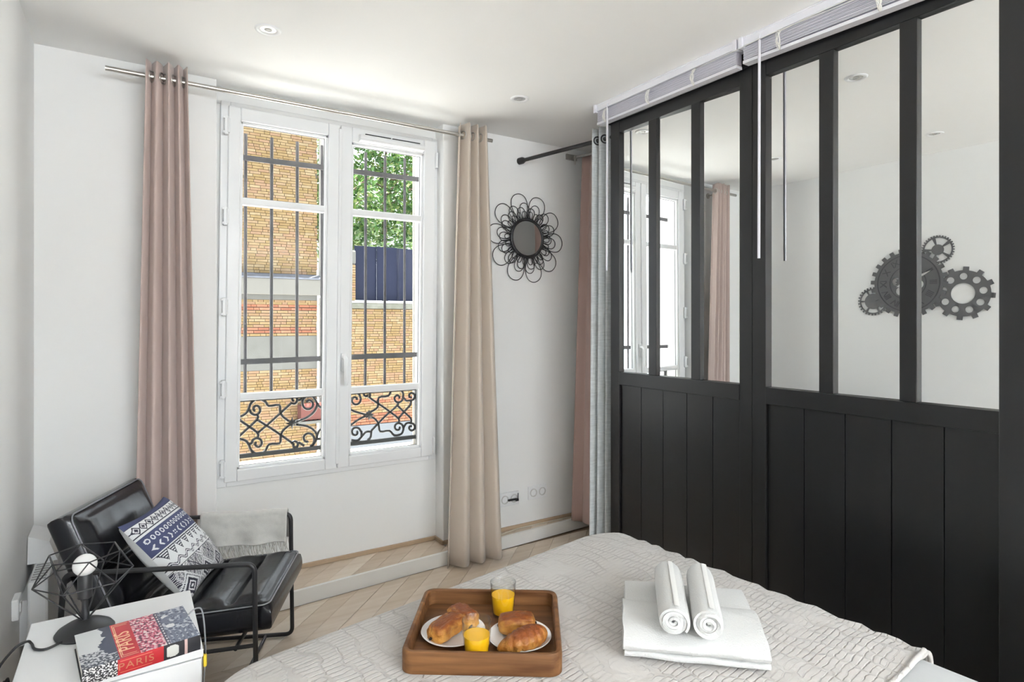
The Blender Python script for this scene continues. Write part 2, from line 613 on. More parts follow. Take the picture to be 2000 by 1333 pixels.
# ------------------------------------------------------------------ sliding mirror doors on the right
ROT1, ROT2 = 0.046, 0.017                            # the two doors hang very slightly out of true
M_backing = mat('dark_backing', (.01, .01, .01), .8)
def mirror_door(name, label, X, Y0, Y1, bars, pane_edges, plank_edges, rot):
    d = sempty(name, label, 'sliding door', (X, (Y0 + Y1) / 2, 0))
    a0, a1 = pane_edges
    for (ya, yb, nm) in ((a1, Y1, 'stile'), (Y0, a0, 'stile')):
        if yb - ya > .003:
            MB().box(X - .015, X + .03, ya, yb, .04, 2.40, .002).build(nm, M_black, d)
    MB().box(X - .012, X + .03, a0, a1, 2.34, 2.40, .002).build('top_rail', M_black, d)
    MB().box(X - .018, X + .03, a0, a1, 1.032, 1.098, .002).build('middle_rail', M_black, d)
    MB().box(X - .012, X + .03, a0, a1, .04, .12, .002).build('bottom_rail', M_black, d)
    ed = [a1] + [t for b_ in bars for t in b_] + [a0]
    for (yb, ya) in bars:
        MB().box(X - .012, X + .02, ya, yb, 1.098, 2.34, .002).build('glazing_bar', M_black, d)
    for i in range(0, len(ed), 2):
        ya, yb = ed[i + 1], ed[i]
        c = ((ya + yb) / 2)
        me = MB().box(-.002, .002, -(yb - ya) / 2 - .002, (yb - ya) / 2 + .002, -.62, .62).mesh('mirror_pane', M_mirror)
        inst(me, 'mirror_pane', d, (X + .010, c, 1.719), (0, 0, rot))
    n = len(plank_edges) - 1
    MB().box(X + .016, X + .03, a0, a1, .12, 1.032).build('backing', M_backing, d)
    for i in range(n):
        yb, ya = plank_edges[i], plank_edges[i + 1]
        MB().box(X - .002, X + .014, ya + .0016, yb - .0016, .12, 1.031).build('plank', M_black, d)
    return d
def lin(a, b, n):
    return [a + (b - a) * i / n for i in range(n + 1)]
mirror_door('door_1', 'far black sliding door with three narrow mirror panes', 2.15, 1.522, 2.372, [(2.102, 2.051), (1.839, 1.788)], (1.582, 2.306), lin(2.306, 1.582, 5), ROT1)
mirror_door('door_2', 'near black sliding door with mirror panes reflecting the gear clock', 2.143, .62, 1.516, [(1.24, 1.187), (.968, .916)], (.69, 1.456), lin(1.456, .69, 5), ROT2)
MB_ = MB().box(2.09, 2.20, .55, .688, 0, HC, .003)
struct(MB_.build('trim_4', M_black), 'black upright post closing the near end of the mirror doors', 'post')
struct(MB().box(2.125, 2.2, .69, 2.39, 2.40, HC).build('trim_5', M_black), 'black top track above the sliding mirror doors', 'track')
struct(MB().box(2.125, 2.2, .69, 2.39, 0.0, .038).build('trim_6', M_black), 'black floor track below the sliding mirror doors', 'track')
w = MB()
w.box(2.185, WR, 2.375, 2.40, 0, HC)
w.box(2.203, 2.22, .69, 2.375, 0, 2.40)
struct(w.build('wall_closet', M_wall), 'white cabinet side and back behind the mirror doors', 'cabinet side')

# ------------------------------------------------------------------ outside: street, facade, garden wall, fence, trees
M_street = mat('street_paving', (.50, .49, .475), .9, bump=(8, .2), var=(1.5, (.44, .43, .415)))
struct(MB().box(-12, 30, 3.5, 40, -3.4, -3.2).build('street', M_street), 'grey street far below the window', 'street')
def island(m0, name):
    m = m0.copy()
    m.name = name
    nt = m.node_tree
    for n in list(nt.nodes):
        if n.type == 'OBJECT_INFO':
            g = nt.nodes.new('ShaderNodeNewGeometry')
            for l in list(n.outputs['Random'].links):
                nt.links.new(g.outputs['Random Per Island'], l.to_socket)
            nt.nodes.remove(n)
    return m
M_brick_s = island(M_brick, 'yellow_brick_field')
M_redbrick_s = island(M_redbrick, 'red_brick_band')
BM = {}
def brick_mesh(L, red):
    k = (round(L, 3), red)
    if k not in BM:
        BM[k] = MB().box(-L / 2, L / 2, -.04, .03, -.0255, .0255).mesh('brick', M_redbrick if red else M_brick)
    return BM[k]
def brickwork(parent, x0, x1, Y, zones, view, most=300):
    """zones: list of (z0, z1, red). Bricks in the view box become parts, the rest one field"""
    items = []
    C = .060
    for (z0, z1, red) in zones:
        n = max(1, round((z1 - z0) / C))
        for r in range(n):
            z = z0 + (r + .5) * (z1 - z0) / n
            x = x0 - random.uniform(0, .2)
            while x < x1:
                L = .215 if random.random() < .72 else .103
                a, b_ = max(x, x0), min(x + L, x1)
                if b_ - a > .04:
                    items.append((round((b_ - a) / .0135) * .0135 if (a > x or b_ < x + L) else L, (a + b_) / 2, z, red))
                x += L + .009
    ins = [t for t in items if view[0] < t[1] < view[1] and view[2] < t[2] < view[3]]
    ins.sort(key=lambda t: (t[1] - (view[0] + view[1]) / 2) ** 2 + (t[2] - view[4]) ** 2)
    chosen = set(id(t) for t in ins[:most])
    fy_, fr_ = MB(), MB()
    for t in items:
        L, x, z, red = t
        dy = random.uniform(-.004, .004)
        if id(t) in chosen:
            inst(brick_mesh(L, red), 'brick', parent, (x, Y + dy, z))
        else:
            (fr_ if red else fy_).rbox(x - L / 2, x + L / 2, Y - .04 + dy, Y + .03, z - .0255, z + .0255)
    for mb, m in ((fy_, M_brick_s), (fr_, M_redbrick_s)):
        if len(mb.bm.verts):
            q = mb.build('brick_field', m, parent)
            q['kind'] = 'stuff'
FY = 14.0
fac = thing('brick_building', 'yellow brick building with red bands and grey ledge across the street', 'building', (2.2, FY, -3.2))
MB().box(-1.0, 3.63, FY, FY + .5, -3.2, 6.8).build('wall', M_mortar, fac)
brickwork(fac, 1.2, 3.63, FY, [(-3.0, .28, False), (1.03, 1.095, False), (1.095, 1.228, True), (1.228, 1.60, False), (1.60, 1.735, True), (1.735, 1.83, False), (2.42, 6.6, False)],
          (1.95, 3.66, -1.6, 5.7, .6))
MB().box(-1.0, 3.63, FY - .035, FY + .02, .28, 1.03, .004).build('render_panel', M_render, fac)
MB().box(-1.0, 3.63, FY - .035, FY + .02, 1.835, 1.95, .004).build('shadow_band', M_render, fac)  # grey strip standing in for the shadow below the ledge
MB().box(-1.0, 3.70, FY - .22, FY + .02, 1.95, 2.30, .01).build('ledge', mat('cream_ledge', (.125, .120, .108), .85), fac)
fl = MB()
fl.box(-1.0, 3.71, FY - .25, FY + .02, 2.30, 2.335, .004)
fl.raw([(-1, FY - .25, 2.335), (3.71, FY - .25, 2.335), (3.71, FY - .03, 2.42), (-1, FY - .03, 2.42), (-1, FY + .02, 2.335), (3.71, FY + .02, 2.335)],
       [(0, 1, 2, 3), (0, 3, 4), (1, 5, 2), (2, 5, 4, 3), (0, 4, 5, 1)])
fl.build('flashing', M_zinc, fac)
M_pipe = mat('cream_pipe', (.22, .21, .185), .5)
pp = MB().tube([(3.72, FY - .09, -3.1), (3.72, FY - .09, 1.9)], .062, 14)
pp.tube([(3.72, FY - .06, 2.36), (3.72, FY - .06, 6.8)], .062, 14)
for z in (-.4, 1.72, 4.2):
    pp.tube([(3.72, FY - .09, z), (3.72, FY - .09, z + .05)], .075, 14)
pp.build('drainpipe', M_pipe, fac, True, 40)
# small red box on the facade
pl = thing('window_box', 'small dark red slatted box on the brick facade behind the scrolled railing', 'planter', (3.44, FY - .2, -.95))
M_red = mat('faded_red_paint', (.25, .05, .035), .6, var=(8, (.17, .035, .03)))
for k in range(6):
    x = 3.20 + k * .095
    me = MB().raw([(x, FY - .40, -.46), (x + .085, FY - .40, -.46), (x + .085 - .02, FY - .30, -.86), (x - .0 + .01, FY - .30, -.86),
                   (x, FY - .37, -.46), (x + .085, FY - .37, -.46), (x + .085 - .02, FY - .27, -.86), (x + .01, FY - .27, -.86)],
                  [(0, 1, 2, 3), (7, 6, 5, 4), (0, 4, 5, 1), (1, 5, 6, 2), (2, 6, 7, 3), (3, 7, 4, 0)])
    me.build('slat', M_red, pl)
MB().box(3.19, 3.78, FY - .38, FY - .05, -.83, -.52).build('bin', mat('dark_soil', (.09, .03, .025), .9), pl)
MB().box(3.12, 3.84, FY - .42, FY - .04, -.92, -.86, .005).build('shelf', M_render, pl)
# garden wall
gw = thing('garden_wall', 'yellow brick garden wall with stone coping below the blue fence', 'wall', (6, FY, -3.2))
MB().box(3.95, 9.5, FY + .0, FY + .35, -3.2, 1.66).build('wall', M_mortar, gw)
brickwork(gw, 4.0, 8.0, FY, [(-1.12, -.86, True), (-.86, -.62, False), (-.62, -.5, True), (-.5, 1.655, False)], (4.4, 6.2, -1.2, 1.7, .6))
MB().box(3.95, 9.5, FY - .05, FY + .02, -3.2, -1.13).build('plinth', mat('pale_plinth', (.105, .114, .128), .8, bump=(10, .1)), gw)
MB().box(3.95, 9.5, FY - .10, FY + .42, 1.665, 1.80, .02).build('coping', mat('mossy_coping', (.13, .13, .112), .9, var=(5, (.075, .078, .058)), bump=(20, .3)), gw)
MB().box(3.95, 9.5, FY - .11, FY + .43, 1.80, 1.85, .012).build('coping_cap', mat('pale_stone', (.36, .35, .325), .9), gw)
pb = MB().box(4.10, 4.50, FY - .06, FY + .38, 1.851, 2.72, .004).build('pillar', M_mortar, gw)
for r in range(14):
    z = 1.885 + r * .06
    off = 0 if r % 2 else .11
    for (a, b_) in (((4.10, 4.29), (4.30, 4.50)) if r % 2 else ((4.10, 4.18), (4.19, 4.40), (4.41, 4.50))):
        inst(brick_mesh(round(b_ - a, 3), False), 'brick', pb, ((a + b_) / 2, FY - .065, z))
MB().box(4.08, 4.52, FY - .09, FY + .40, 2.721, 3.04, .03).build('pillar_cap', M_render, gw)
# blue fence
fn = thing('metal_fence', 'dark blue sheet metal fence on top of the garden wall', 'fence', (6.5, FY + .2, 1.85))
M_blue = mat('blue_sheet_metal', (.011, .014, .032), .7, var=(2, (.009, .012, .028)), spec=.2, bump=(30, .1))
for k in range(9):
    x = 4.56 + k * .56
    s = MB()
    s.box(x, x + .545, FY + .17, FY + .185, 1.87, 3.19 + random.uniform(-.01, .01), .003)
    for q in (.0, .53):
        s.box(x + q, x + q + .018, FY + .150, FY + .17, 1.87, 3.17, .002)
    s.build('panel', M_blue, fn)
# trees
M_leafs = island(mat('leaves', (.1, .3, .05), .55, rnd=((0.043, 0.112, 0.017), (0.069, 0.156, 0.026), (0.030, 0.086, 0.017), (0.112, 0.190, 0.039), (0.052, 0.130, 0.030), (0.164, 0.207, 0.060))), 'tree_leaves')
M_leafs.node_tree.nodes['Principled BSDF'].inputs['Transmission Weight'].default_value = 0.0
M_bark = mat('bark', (.14, .10, .07), .9, bump=(20, .5))
def tree(name, label, base, crown, rad, n, seed, size):
    rr = random.Random(seed)
    t = thing(name, label, 'tree', base, group='trees behind the blue fence')
    cx, cy, cz = crown
    tr = MB().tube([base, (base[0] + .1, base[1], (base[2] + cz) / 2), (cx, cy, cz), (cx + .1, cy, cz + rad[2] * .8)], [.14, .11, .08, .02], 8)
    tr.build('trunk', M_bark, t, True)
    for k in range(7):
        a = rr.uniform(0, 2 * PI)
        zz = cz + rr.uniform(-.7, .4) * rad[2]
        e = Vector((cx + math.cos(a) * rad[0] * .8, cy + math.sin(a) * rad[1] * .8, zz + rr.uniform(.2, .9)))
        m0 = Vector((cx, cy, zz - .3))
        MB().tube([m0, (m0 + e) / 2 + Vector((0, 0, .15)), e], [.05, .035, .01], 6).build('branch', M_bark, t, True)
    lv = MB()
    for k in range(n):
        while True:
            p = Vector((rr.uniform(-1, 1), rr.uniform(-1, 1), rr.uniform(-1, 1)))
            if p.length < 1 and (p.length > .35 or rr.random() < .4):
                break
        if noise.noise(Vector((p.x * 3.1 + seed, p.y * 3, p.z * 3.1))) < -.12:
            continue
        c = Vector((cx + p.x * rad[0], cy + p.y * rad[1], cz + p.z * rad[2]))
        s = size * rr.uniform(.6, 1.3)
        R = Matrix.Rotation(rr.uniform(0, 6.28), 3, 'Z') @ Matrix.Rotation(rr.uniform(.2, 1.5), 3, 'X') @ Matrix.Rotation(rr.uniform(0, 6.28), 3, 'Z')
        pts = [Vector((-s, 0, 0)), Vector((-.2 * s, -.45 * s, .06 * s)), Vector((s, 0, -.1 * s)), Vector((-.2 * s, .45 * s, .06 * s))]
        lv.raw([c + R @ q for q in pts], [(0, 1, 2), (0, 2, 3)])
    q = lv.build('foliage', M_leafs, t)
    q['kind'] = 'stuff'
tree('leafy_tree', 'broad green leafy tree in the middle behind the blue fence', (6.9, 18.6, -3.2), (6.9, 18.4, 5.6), (2.6, 1.5, 2.4), 13000, 3, .105)
tree('leafy_tree', 'leafy tree on the left behind the blue fence beside the brick pillar', (4.5, 15.9, -3.2), (4.6, 15.9, 4.3), (1.25, .85, 1.5), 4500, 5, .095)
tree('leafy_tree', 'tall leafy tree on the right behind the blue fence', (10.4, 22.0, -3.2), (10.2, 21.8, 5.6), (2.6, 1.5, 3.0), 9000, 9, .11)

# ------------------------------------------------------------------ window grille
GY = 3.36
gr = thing('window_grille', 'black wrought iron window grille with bars and scrolled lower panel', 'grille', (.95, GY, .598))
for x in (.508, .636, .767, .900, 1.022, 1.148, 1.265, 1.388):
    MB().tube([(x - .003, GY, .955), (x, GY, 2.335)], .0085, 8).build('bar', M_bar, gr, True, 40)
for (z0, z1) in ((2.205, 2.218), (1.150, 1.160)):
    MB().raw([(.40, GY - .017, z0 - .014), (1.49, GY - .017, z1 - .014), (1.49, GY - .017, z1 + .014), (.40, GY - .017, z0 + .014),
              (.40, GY - .009, z0 - .014), (1.49, GY - .009, z1 - .014), (1.49, GY - .009, z1 + .014), (.40, GY - .009, z0 + .014)],
             [(0, 1, 2, 3), (7, 6, 5, 4), (0, 4, 5, 1), (3, 2, 6, 7), (1, 5, 6, 2), (0, 3, 7, 4)]).build('cross_bar', M_bar, gr)
for (z, nm) in ((.662, 'bottom_rail'), (.955, 'top_rail')):
    MB().box(.40, 1.49, GY - .012, GY + .008, z - .011, z + .011, .002).build(nm, M_iron, gr)
MB().box(1.455, 1.472, GY - .009, GY + .009, .60, .955, .002).build('upright', M_iron, gr)
MB().box(.405, .420, GY - .009, GY + .009, .60, .955, .002).build('upright', M_iron, gr)
SCROLLS = [
    [(0.723, 0.822), (0.691, 0.850), (0.678, 0.878), (0.673, 0.912), (0.621, 0.911), (0.603, 0.936), (0.568, 0.952), (0.536, 0.935), (0.522, 0.901), (0.528, 0.895), (0.535, 0.880), (0.548, 0.871), (0.561, 0.870), (0.572, 0.877), (0.578, 0.888), (0.577, 0.900), (0.572, 0.910), (0.564, 0.916), (0.555, 0.916), (0.549, 0.912), (0.546, 0.905), (0.546, 0.898), (0.550, 0.893), (0.554, 0.891)],
    [(0.723, 0.797), (0.694, 0.775), (0.681, 0.746), (0.676, 0.707), (0.624, 0.708), (0.603, 0.676), (0.568, 0.662), (0.536, 0.684), (0.524, 0.720), (0.536, 0.721), (0.541, 0.736), (0.552, 0.745), (0.565, 0.746), (0.577, 0.740), (0.584, 0.729), (0.586, 0.717), (0.582, 0.707), (0.575, 0.701), (0.567, 0.700), (0.560, 0.705), (0.555, 0.711), (0.555, 0.718), (0.557, 0.723), (0.561, 0.725)],
    [(0.522, 0.901), (0.509, 0.881), (0.484, 0.867), (0.469, 0.868)],
    [(0.524, 0.715), (0.509, 0.738), (0.484, 0.750), (0.469, 0.749)],
    [(0.469, 0.869), (0.486, 0.843), (0.563, 0.777), (0.566, 0.750)],
    [(0.469, 0.752), (0.484, 0.772), (0.563, 0.844), (0.563, 0.869)],
    [(0.563, 0.844), (0.650, 0.777), (0.736, 0.705), (0.736, 0.702), (0.748, 0.710), (0.760, 0.707), (0.769, 0.697), (0.769, 0.685), (0.763, 0.677), (0.755, 0.676), (0.748, 0.681), (0.746, 0.688), (0.748, 0.693), (0.752, 0.694)],
    [(0.568, 0.774), (0.650, 0.842), (0.733, 0.915), (0.736, 0.918), (0.750, 0.913), (0.762, 0.919), (0.767, 0.931), (0.764, 0.943), (0.755, 0.950), (0.747, 0.949), (0.741, 0.943), (0.741, 0.935), (0.745, 0.931), (0.750, 0.930)],
    [(0.760, 0.816), (0.814, 0.831), (0.858, 0.863), (0.872, 0.905), (0.852, 0.943), (0.838, 0.950), (0.817, 0.949), (0.801, 0.937), (0.794, 0.919), (0.797, 0.899), (0.807, 0.884), (0.823, 0.878), (0.837, 0.880), (0.847, 0.890), (0.850, 0.903), (0.846, 0.916), (0.838, 0.923), (0.829, 0.926), (0.821, 0.922), (0.817, 0.916)],
    [(0.760, 0.799), (0.819, 0.785), (0.861, 0.753), (0.872, 0.715), (0.852, 0.681), (0.833, 0.671), (0.848, 0.680), (0.856, 0.695), (0.857, 0.713), (0.851, 0.728), (0.840, 0.740), (0.827, 0.745), (0.815, 0.743), (0.806, 0.737), (0.801, 0.727), (0.802, 0.716), (0.806, 0.707), (0.812, 0.702), (0.819, 0.700), (0.825, 0.702)],
    [(0.773, 0.929), (0.789, 0.936), (0.798, 0.947)],
    [(0.773, 0.703), (0.789, 0.690), (0.803, 0.681)],
    [(0.908, 0.871), (0.883, 0.890), (0.873, 0.910)],
    [(0.908, 0.774), (0.883, 0.754), (0.873, 0.726)],
    [(0.908, 0.709), (0.874, 0.709)],
    [(1.153, 0.828), (1.196, 0.842), (1.221, 0.864), (1.227, 0.914), (1.284, 0.919), (1.306, 0.951), (1.347, 0.959), (1.377, 0.931), (1.376, 0.906), (1.372, 0.889), (1.360, 0.879), (1.345, 0.877), (1.331, 0.884), (1.324, 0.895), (1.324, 0.907), (1.331, 0.916), (1.340, 0.919), (1.348, 0.916), (1.354, 0.910), (1.354, 0.904), (1.352, 0.899)],
    [(1.153, 0.810), (1.196, 0.797), (1.224, 0.762), (1.235, 0.715), (1.290, 0.715), (1.322, 0.684), (1.367, 0.688), (1.380, 0.717), (1.378, 0.719), (1.374, 0.737), (1.362, 0.749), (1.347, 0.753), (1.333, 0.749), (1.326, 0.739), (1.326, 0.727), (1.333, 0.717), (1.342, 0.713), (1.350, 0.714), (1.355, 0.719), (1.356, 0.725), (1.353, 0.730)],
    [(1.380, 0.904), (1.396, 0.884), (1.413, 0.883), (1.424, 0.883), (1.442, 0.887), (1.451, 0.900), (1.450, 0.915), (1.439, 0.925), (1.427, 0.927), (1.418, 0.920), (1.416, 0.911), (1.420, 0.904), (1.427, 0.901), (1.432, 0.903)],
    [(1.381, 0.723), (1.396, 0.746), (1.413, 0.749), (1.424, 0.747), (1.442, 0.740), (1.451, 0.726), (1.450, 0.711), (1.439, 0.702), (1.427, 0.703), (1.418, 0.711), (1.416, 0.720), (1.420, 0.727), (1.427, 0.728), (1.432, 0.725)],
    [(1.347, 0.757), (1.347, 0.781), (1.265, 0.848), (1.172, 0.916), (1.173, 0.923), (1.174, 0.939), (1.166, 0.952), (1.153, 0.956), (1.142, 0.951), (1.137, 0.941), (1.140, 0.932), (1.148, 0.927), (1.155, 0.927), (1.159, 0.932), (1.158, 0.937)],
    [(1.341, 0.873), (1.341, 0.859), (1.258, 0.795), (1.181, 0.724)],
    [(1.347, 0.780), (1.386, 0.820), (1.424, 0.857), (1.427, 0.882)],
    [(1.341, 0.859), (1.386, 0.814), (1.427, 0.774), (1.428, 0.749)],
    [(1.181, 0.724), (1.178, 0.689), (1.159, 0.673)],
    [(1.181, 0.718), (1.150, 0.721), (1.123, 0.695), (1.099, 0.677), (1.064, 0.683)],
    [(1.123, 0.695), (1.123, 0.724), (1.119, 0.727), (1.110, 0.743), (1.095, 0.751), (1.080, 0.750), (1.070, 0.741), (1.067, 0.729), (1.071, 0.717), (1.080, 0.710), (1.090, 0.709), (1.097, 0.713), (1.099, 0.719), (1.098, 0.726), (1.094, 0.730)],
    [(1.046, 0.947), (1.069, 0.960), (1.105, 0.943), (1.116, 0.925), (1.118, 0.907), (1.110, 0.891), (1.097, 0.884), (1.082, 0.886), (1.071, 0.895), (1.067, 0.907), (1.070, 0.918), (1.078, 0.925), (1.086, 0.925), (1.093, 0.921), (1.096, 0.915), (1.095, 0.909)],
    [(1.046, 0.869), (1.081, 0.845), (1.159, 0.818)],
    [(1.046, 0.758), (1.105, 0.796), (1.166, 0.818)],
]
ROSES = [(0.739, 0.81), (1.166, 0.818)]
for c in SCROLLS:
    MB().tube(catmull([(x, GY, z) for x, z in c], 3), .0072, 6).build('scroll', M_iron, gr, True)
for (x, z) in ROSES:
    q = MB()
    pts = []
    for k in range(16):
        a = 2 * PI * k / 16
        r = .036 if k % 4 == 0 else (.026 if k % 2 == 0 else .017)
        pts.append((r * math.cos(a), r * math.sin(a)))
    n = len(pts)
    q.raw([(x + p[0], GY - .006, z + p[1]) for p in pts] + [(x, GY - .022, z)], [(i, (i + 1) % n, n) for i in range(n)])
    q.raw([(x + p[0], GY - .006, z + p[1]) for p in pts] + [(x, GY + .010, z)], [(i, (i + 1) % n, n) for i in range(n)])
    q.build('rosette', M_iron, gr)
# ------------------------------------------------------------------ bed
def cloth_mat(name, color, rough=.9, weave=None, sheen=.2):
    m = mat(name, color, rough, sheen=sheen, bump=weave)
    return m
bed = thing('bed', 'double bed under a pale grey quilt', 'bed', (.95, .65, 0))
QF = [(.165, 1.485), (1.560, 1.740), (1.69, -.30), (.30, -.52)]      # foot left, foot right, head right, head left
def outline(inset, n_side=60, cr=.13, extra=0.0):
    """rounded outline of the bed plan"""
    P = [Vector((x, y, 0)) for x, y in QF]
    c = sum(P, Vector()) / 4
    out = []
    for i in range(4):
        a, b_, d = P[i - 1], P[i], P[(i + 1) % 4]
        u1, u2 = (a - b_).normalized(), (d - b_).normalized()
        base = b_ + (u1 + u2) * inset
        p1, p2 = base + u1 * cr, base + u2 * cr
        for q in range(13):
            t = q / 12
            out.append(p1 * (1 - t) ** 2 + base * 2 * t * (1 - t) + p2 * t * t)
        nxt = P[(i + 1) % 4]
        u3 = (P[(i + 2) % 4] - nxt).normalized()
        nb = nxt + ((b_ - nxt).normalized() + u3) * inset
        q1 = nb + (b_ - nxt).normalized() * cr
        for q in range(1, n_side):
            t = q / n_side
            out.append(p2 * (1 - t) + q1 * t)
    return out, c
def draped(ztop, inset, r, drop, rings=34, ruffle=0.0, cr=.13):
    mb = MB()
    O, c = outline(inset, cr=cr)
    n = len(O)
    levels = []
    nrm = []
    for i in range(n):
        t = (O[(i + 1) % n] - O[i - 1]).normalized()
        nv = Vector((t.y, -t.x, 0))
        if nv.dot(O[i] - c) < 0:
            nv = -nv
        nrm.append(nv)
    def put(lst):
        levels.append([mb.bm.verts.new(p) for p in lst])
    for k in range(1, rings + 1):
        m = (k / rings) ** .8
        lst = []
        for i in range(n):
            p = c + (O[i] - c) * m
            sag = -.012 * smoothstep(.86, 1.0, m) ** 2
            und = .004 * noise.noise(Vector((p.x * 3, p.y * 3, 1.7))) + .0022 * noise.noise(Vector((p.x * 11, p.y * 9, 4.1)))
            rf = 0.0
            if ruffle:
                right = smoothstep(.72, .98, m) * smoothstep(.55, .95, nrm[i].x)
                rf = ruffle * right * (noise.noise(Vector((p.x * 7, p.y * 26, 2.2))) + .5 * math.sin(p.y * 95 + 3 * math.sin(p.y * 17)))
            lst.append((p.x, p.y, ztop + sag + und + rf))
        put(lst)
    for k in range(1, 7):
        a = k / 6 * PI / 2
        put([(O[i].x + nrm[i].x * r * math.sin(a), O[i].y + nrm[i].y * r * math.sin(a),
              ztop - .012 - r * (1 - math.cos(a)) + (ruffle * .8 * math.cos(a) * math.sin(O[i].y * 95 + 3 * math.sin(O[i].y * 17)) * max(0, nrm[i].x))) for i in range(n)])
    for k in range(1, 9):
        q = k / 8
        put([(O[i].x + nrm[i].x * (r + .012 * q + .010 * q * math.sin(i * .55 + 1.5 * math.sin(i * .13))),
              O[i].y + nrm[i].y * (r + .012 * q + .010 * q * math.sin(i * .55 + 1.5 * math.sin(i * .13))), ztop - .012 - r - drop * q) for i in range(n)])
    ctr = mb.bm.verts.new((c.x, c.y, ztop))
    for i in range(n):
        mb.bm.faces.new((ctr, levels[0][i], levels[0][(i + 1) % n]))
    for A, B in zip(levels[:-1], levels[1:]):
        for i in range(n):
            mb.bm.faces.new((A[i], A[(i + 1) % n], B[(i + 1) % n], B[i]))
    return mb
M_sheet = mat('white_sheet', (.46, .47, .475), .85, sheen=.2, bump=(25, .15))
draped(.548, .012, .045, .22, rings=24).build('sheet', M_sheet, bed, True)
mbm = MB()
O, c = outline(.03)
mbm.prism([(p.x, p.y) for p in O], .18, .50)
mbm.build('mattress', M_white, bed)
mbm = MB()
O, c = outline(.05)
mbm.prism([(p.x, p.y) for p in O], .06, .18)
mbm.build('bed_base', mat('grey_bed_base', (.35, .34, .33), .9), bed)
for (x, y) in ((.32, 1.40), (1.46, 1.62), (1.58, -.2), (.42, -.4)):
    MB().lathe([(0, 0), (.022, 0), (.028, .06), (0, .06)], 12, (x, y, 0)).build('leg', M_blackmetal, bed)
# quilt material: fine stitched, crinkled rows both ways
M_quilt = bpy.data.materials.new('crinkled_quilt')
M_quilt.use_nodes = True
N, L = M_quilt.node_tree.nodes, M_quilt.node_tree.links
pb_ = N['Principled BSDF']
pb_.inputs['Roughness'].default_value = .92
pb_.inputs['Sheen Weight'].default_value = .25
tc = N.new('ShaderNodeTexCoord')
mp = N.new('ShaderNodeMapping')
mp.inputs['Rotation'].default_value = (0, 0, -math.radians(9))
L.new(tc.outputs['Object'], mp.inputs[0])
def qwave(axis, scale, dist, dscale):
    w_ = N.new('ShaderNodeTexWave')
    w_.wave_type = 'BANDS'
    w_.bands_direction = axis
    w_.inputs['Scale'].default_value = scale
    w_.inputs['Distortion'].default_value = dist
    w_.inputs['Detail'].default_value = 3
    w_.inputs['Detail Scale'].default_value = dscale
    L.new(mp.outputs[0], w_.inputs[0])
    return w_
w1, w2 = qwave('Y', 20, 2.8, 1.6), qwave('X', 5.5, 7.0, 1.5)
r1, r2 = N.new('ShaderNodeValToRGB'), N.new('ShaderNodeValToRGB')
for r_, lo in ((r1, .22), (r2, .10)):
    r_.color_ramp.elements[0].position = 0.0
    r_.color_ramp.elements[1].position = lo
L.new(w1.outputs[1], r1.inputs[0])
L.new(w2.outputs[1], r2.inputs[0])
msk = N.new('ShaderNodeTexNoise')
msk.inputs['Scale'].default_value = 8
L.new(mp.outputs[0], msk.inputs[0])
mr = N.new('ShaderNodeMapRange')
mr.inputs[1].default_value = .50
mr.inputs[2].default_value = .68
L.new(msk.outputs[0], mr.inputs[0])
mul = N.new('ShaderNodeMath')
mul.operation = 'MULTIPLY'
L.new(r1.outputs[0], mul.inputs[0])
L.new(r2.outputs[0], mul.inputs[1])
mx2 = N.new('ShaderNodeMath')
mx2.operation = 'MAXIMUM'
L.new(mul.outputs[0], mx2.inputs[0])
L.new(mr.outputs[0], mx2.inputs[1])
nzq = N.new('ShaderNodeTexNoise')
nzq.inputs['Scale'].default_value = 45
L.new(mp.outputs[0], nzq.inputs[0])
ad = N.new('ShaderNodeMath')
ad.operation = 'MULTIPLY_ADD'
ad.inputs[1].default_value = .9
L.new(nzq.outputs[0], ad.inputs[0])
L.new(mx2.outputs[0], ad.inputs[2])
bq = N.new('ShaderNodeBump')
bq.inputs['Strength'].default_value = .55
bq.inputs['Distance'].default_value = .006
L.new(ad.outputs[0], bq.inputs['Height'])
L.new(bq.outputs[0], pb_.inputs['Normal'])
mc = N.new('ShaderNodeMixRGB')                         # darker along the rows
mc.inputs[1].default_value = (.43, .405, .38, 1)
mc.inputs[2].default_value = (.505, .48, .455, 1)
L.new(mx2.outputs[0], mc.inputs[0])
L.new(mc.outputs[0], pb_.inputs['Base Color'])
qm = draped(.562, .0, .05, .36, rings=44, ruffle=.0065)
bmesh.ops.bisect_plane(qm.bm, geom=list(qm.bm.verts) + list(qm.bm.edges) + list(qm.bm.faces), plane_co=(1.55, .67, .5), plane_no=(.12, -1, 0), clear_outer=True)
quilt = qm.build('quilt', M_quilt, None, True)
mod_solid(quilt, .012, 0)
tag(quilt, 'pale grey crinkled quilt spread over the bed', 'quilt')
qh = MB()
hp = []
for k in range(40):
    t = k / 39
    x = .36 + t * 1.255
    y = .67 + (x - 1.55) * .12
    hp.append((x, y, .566 + .004 * noise.noise(Vector((x * 9, 0, 3)))))
qh.tube(hp, .0065, 10)
qh.build('hem', M_quilt, quilt, True)

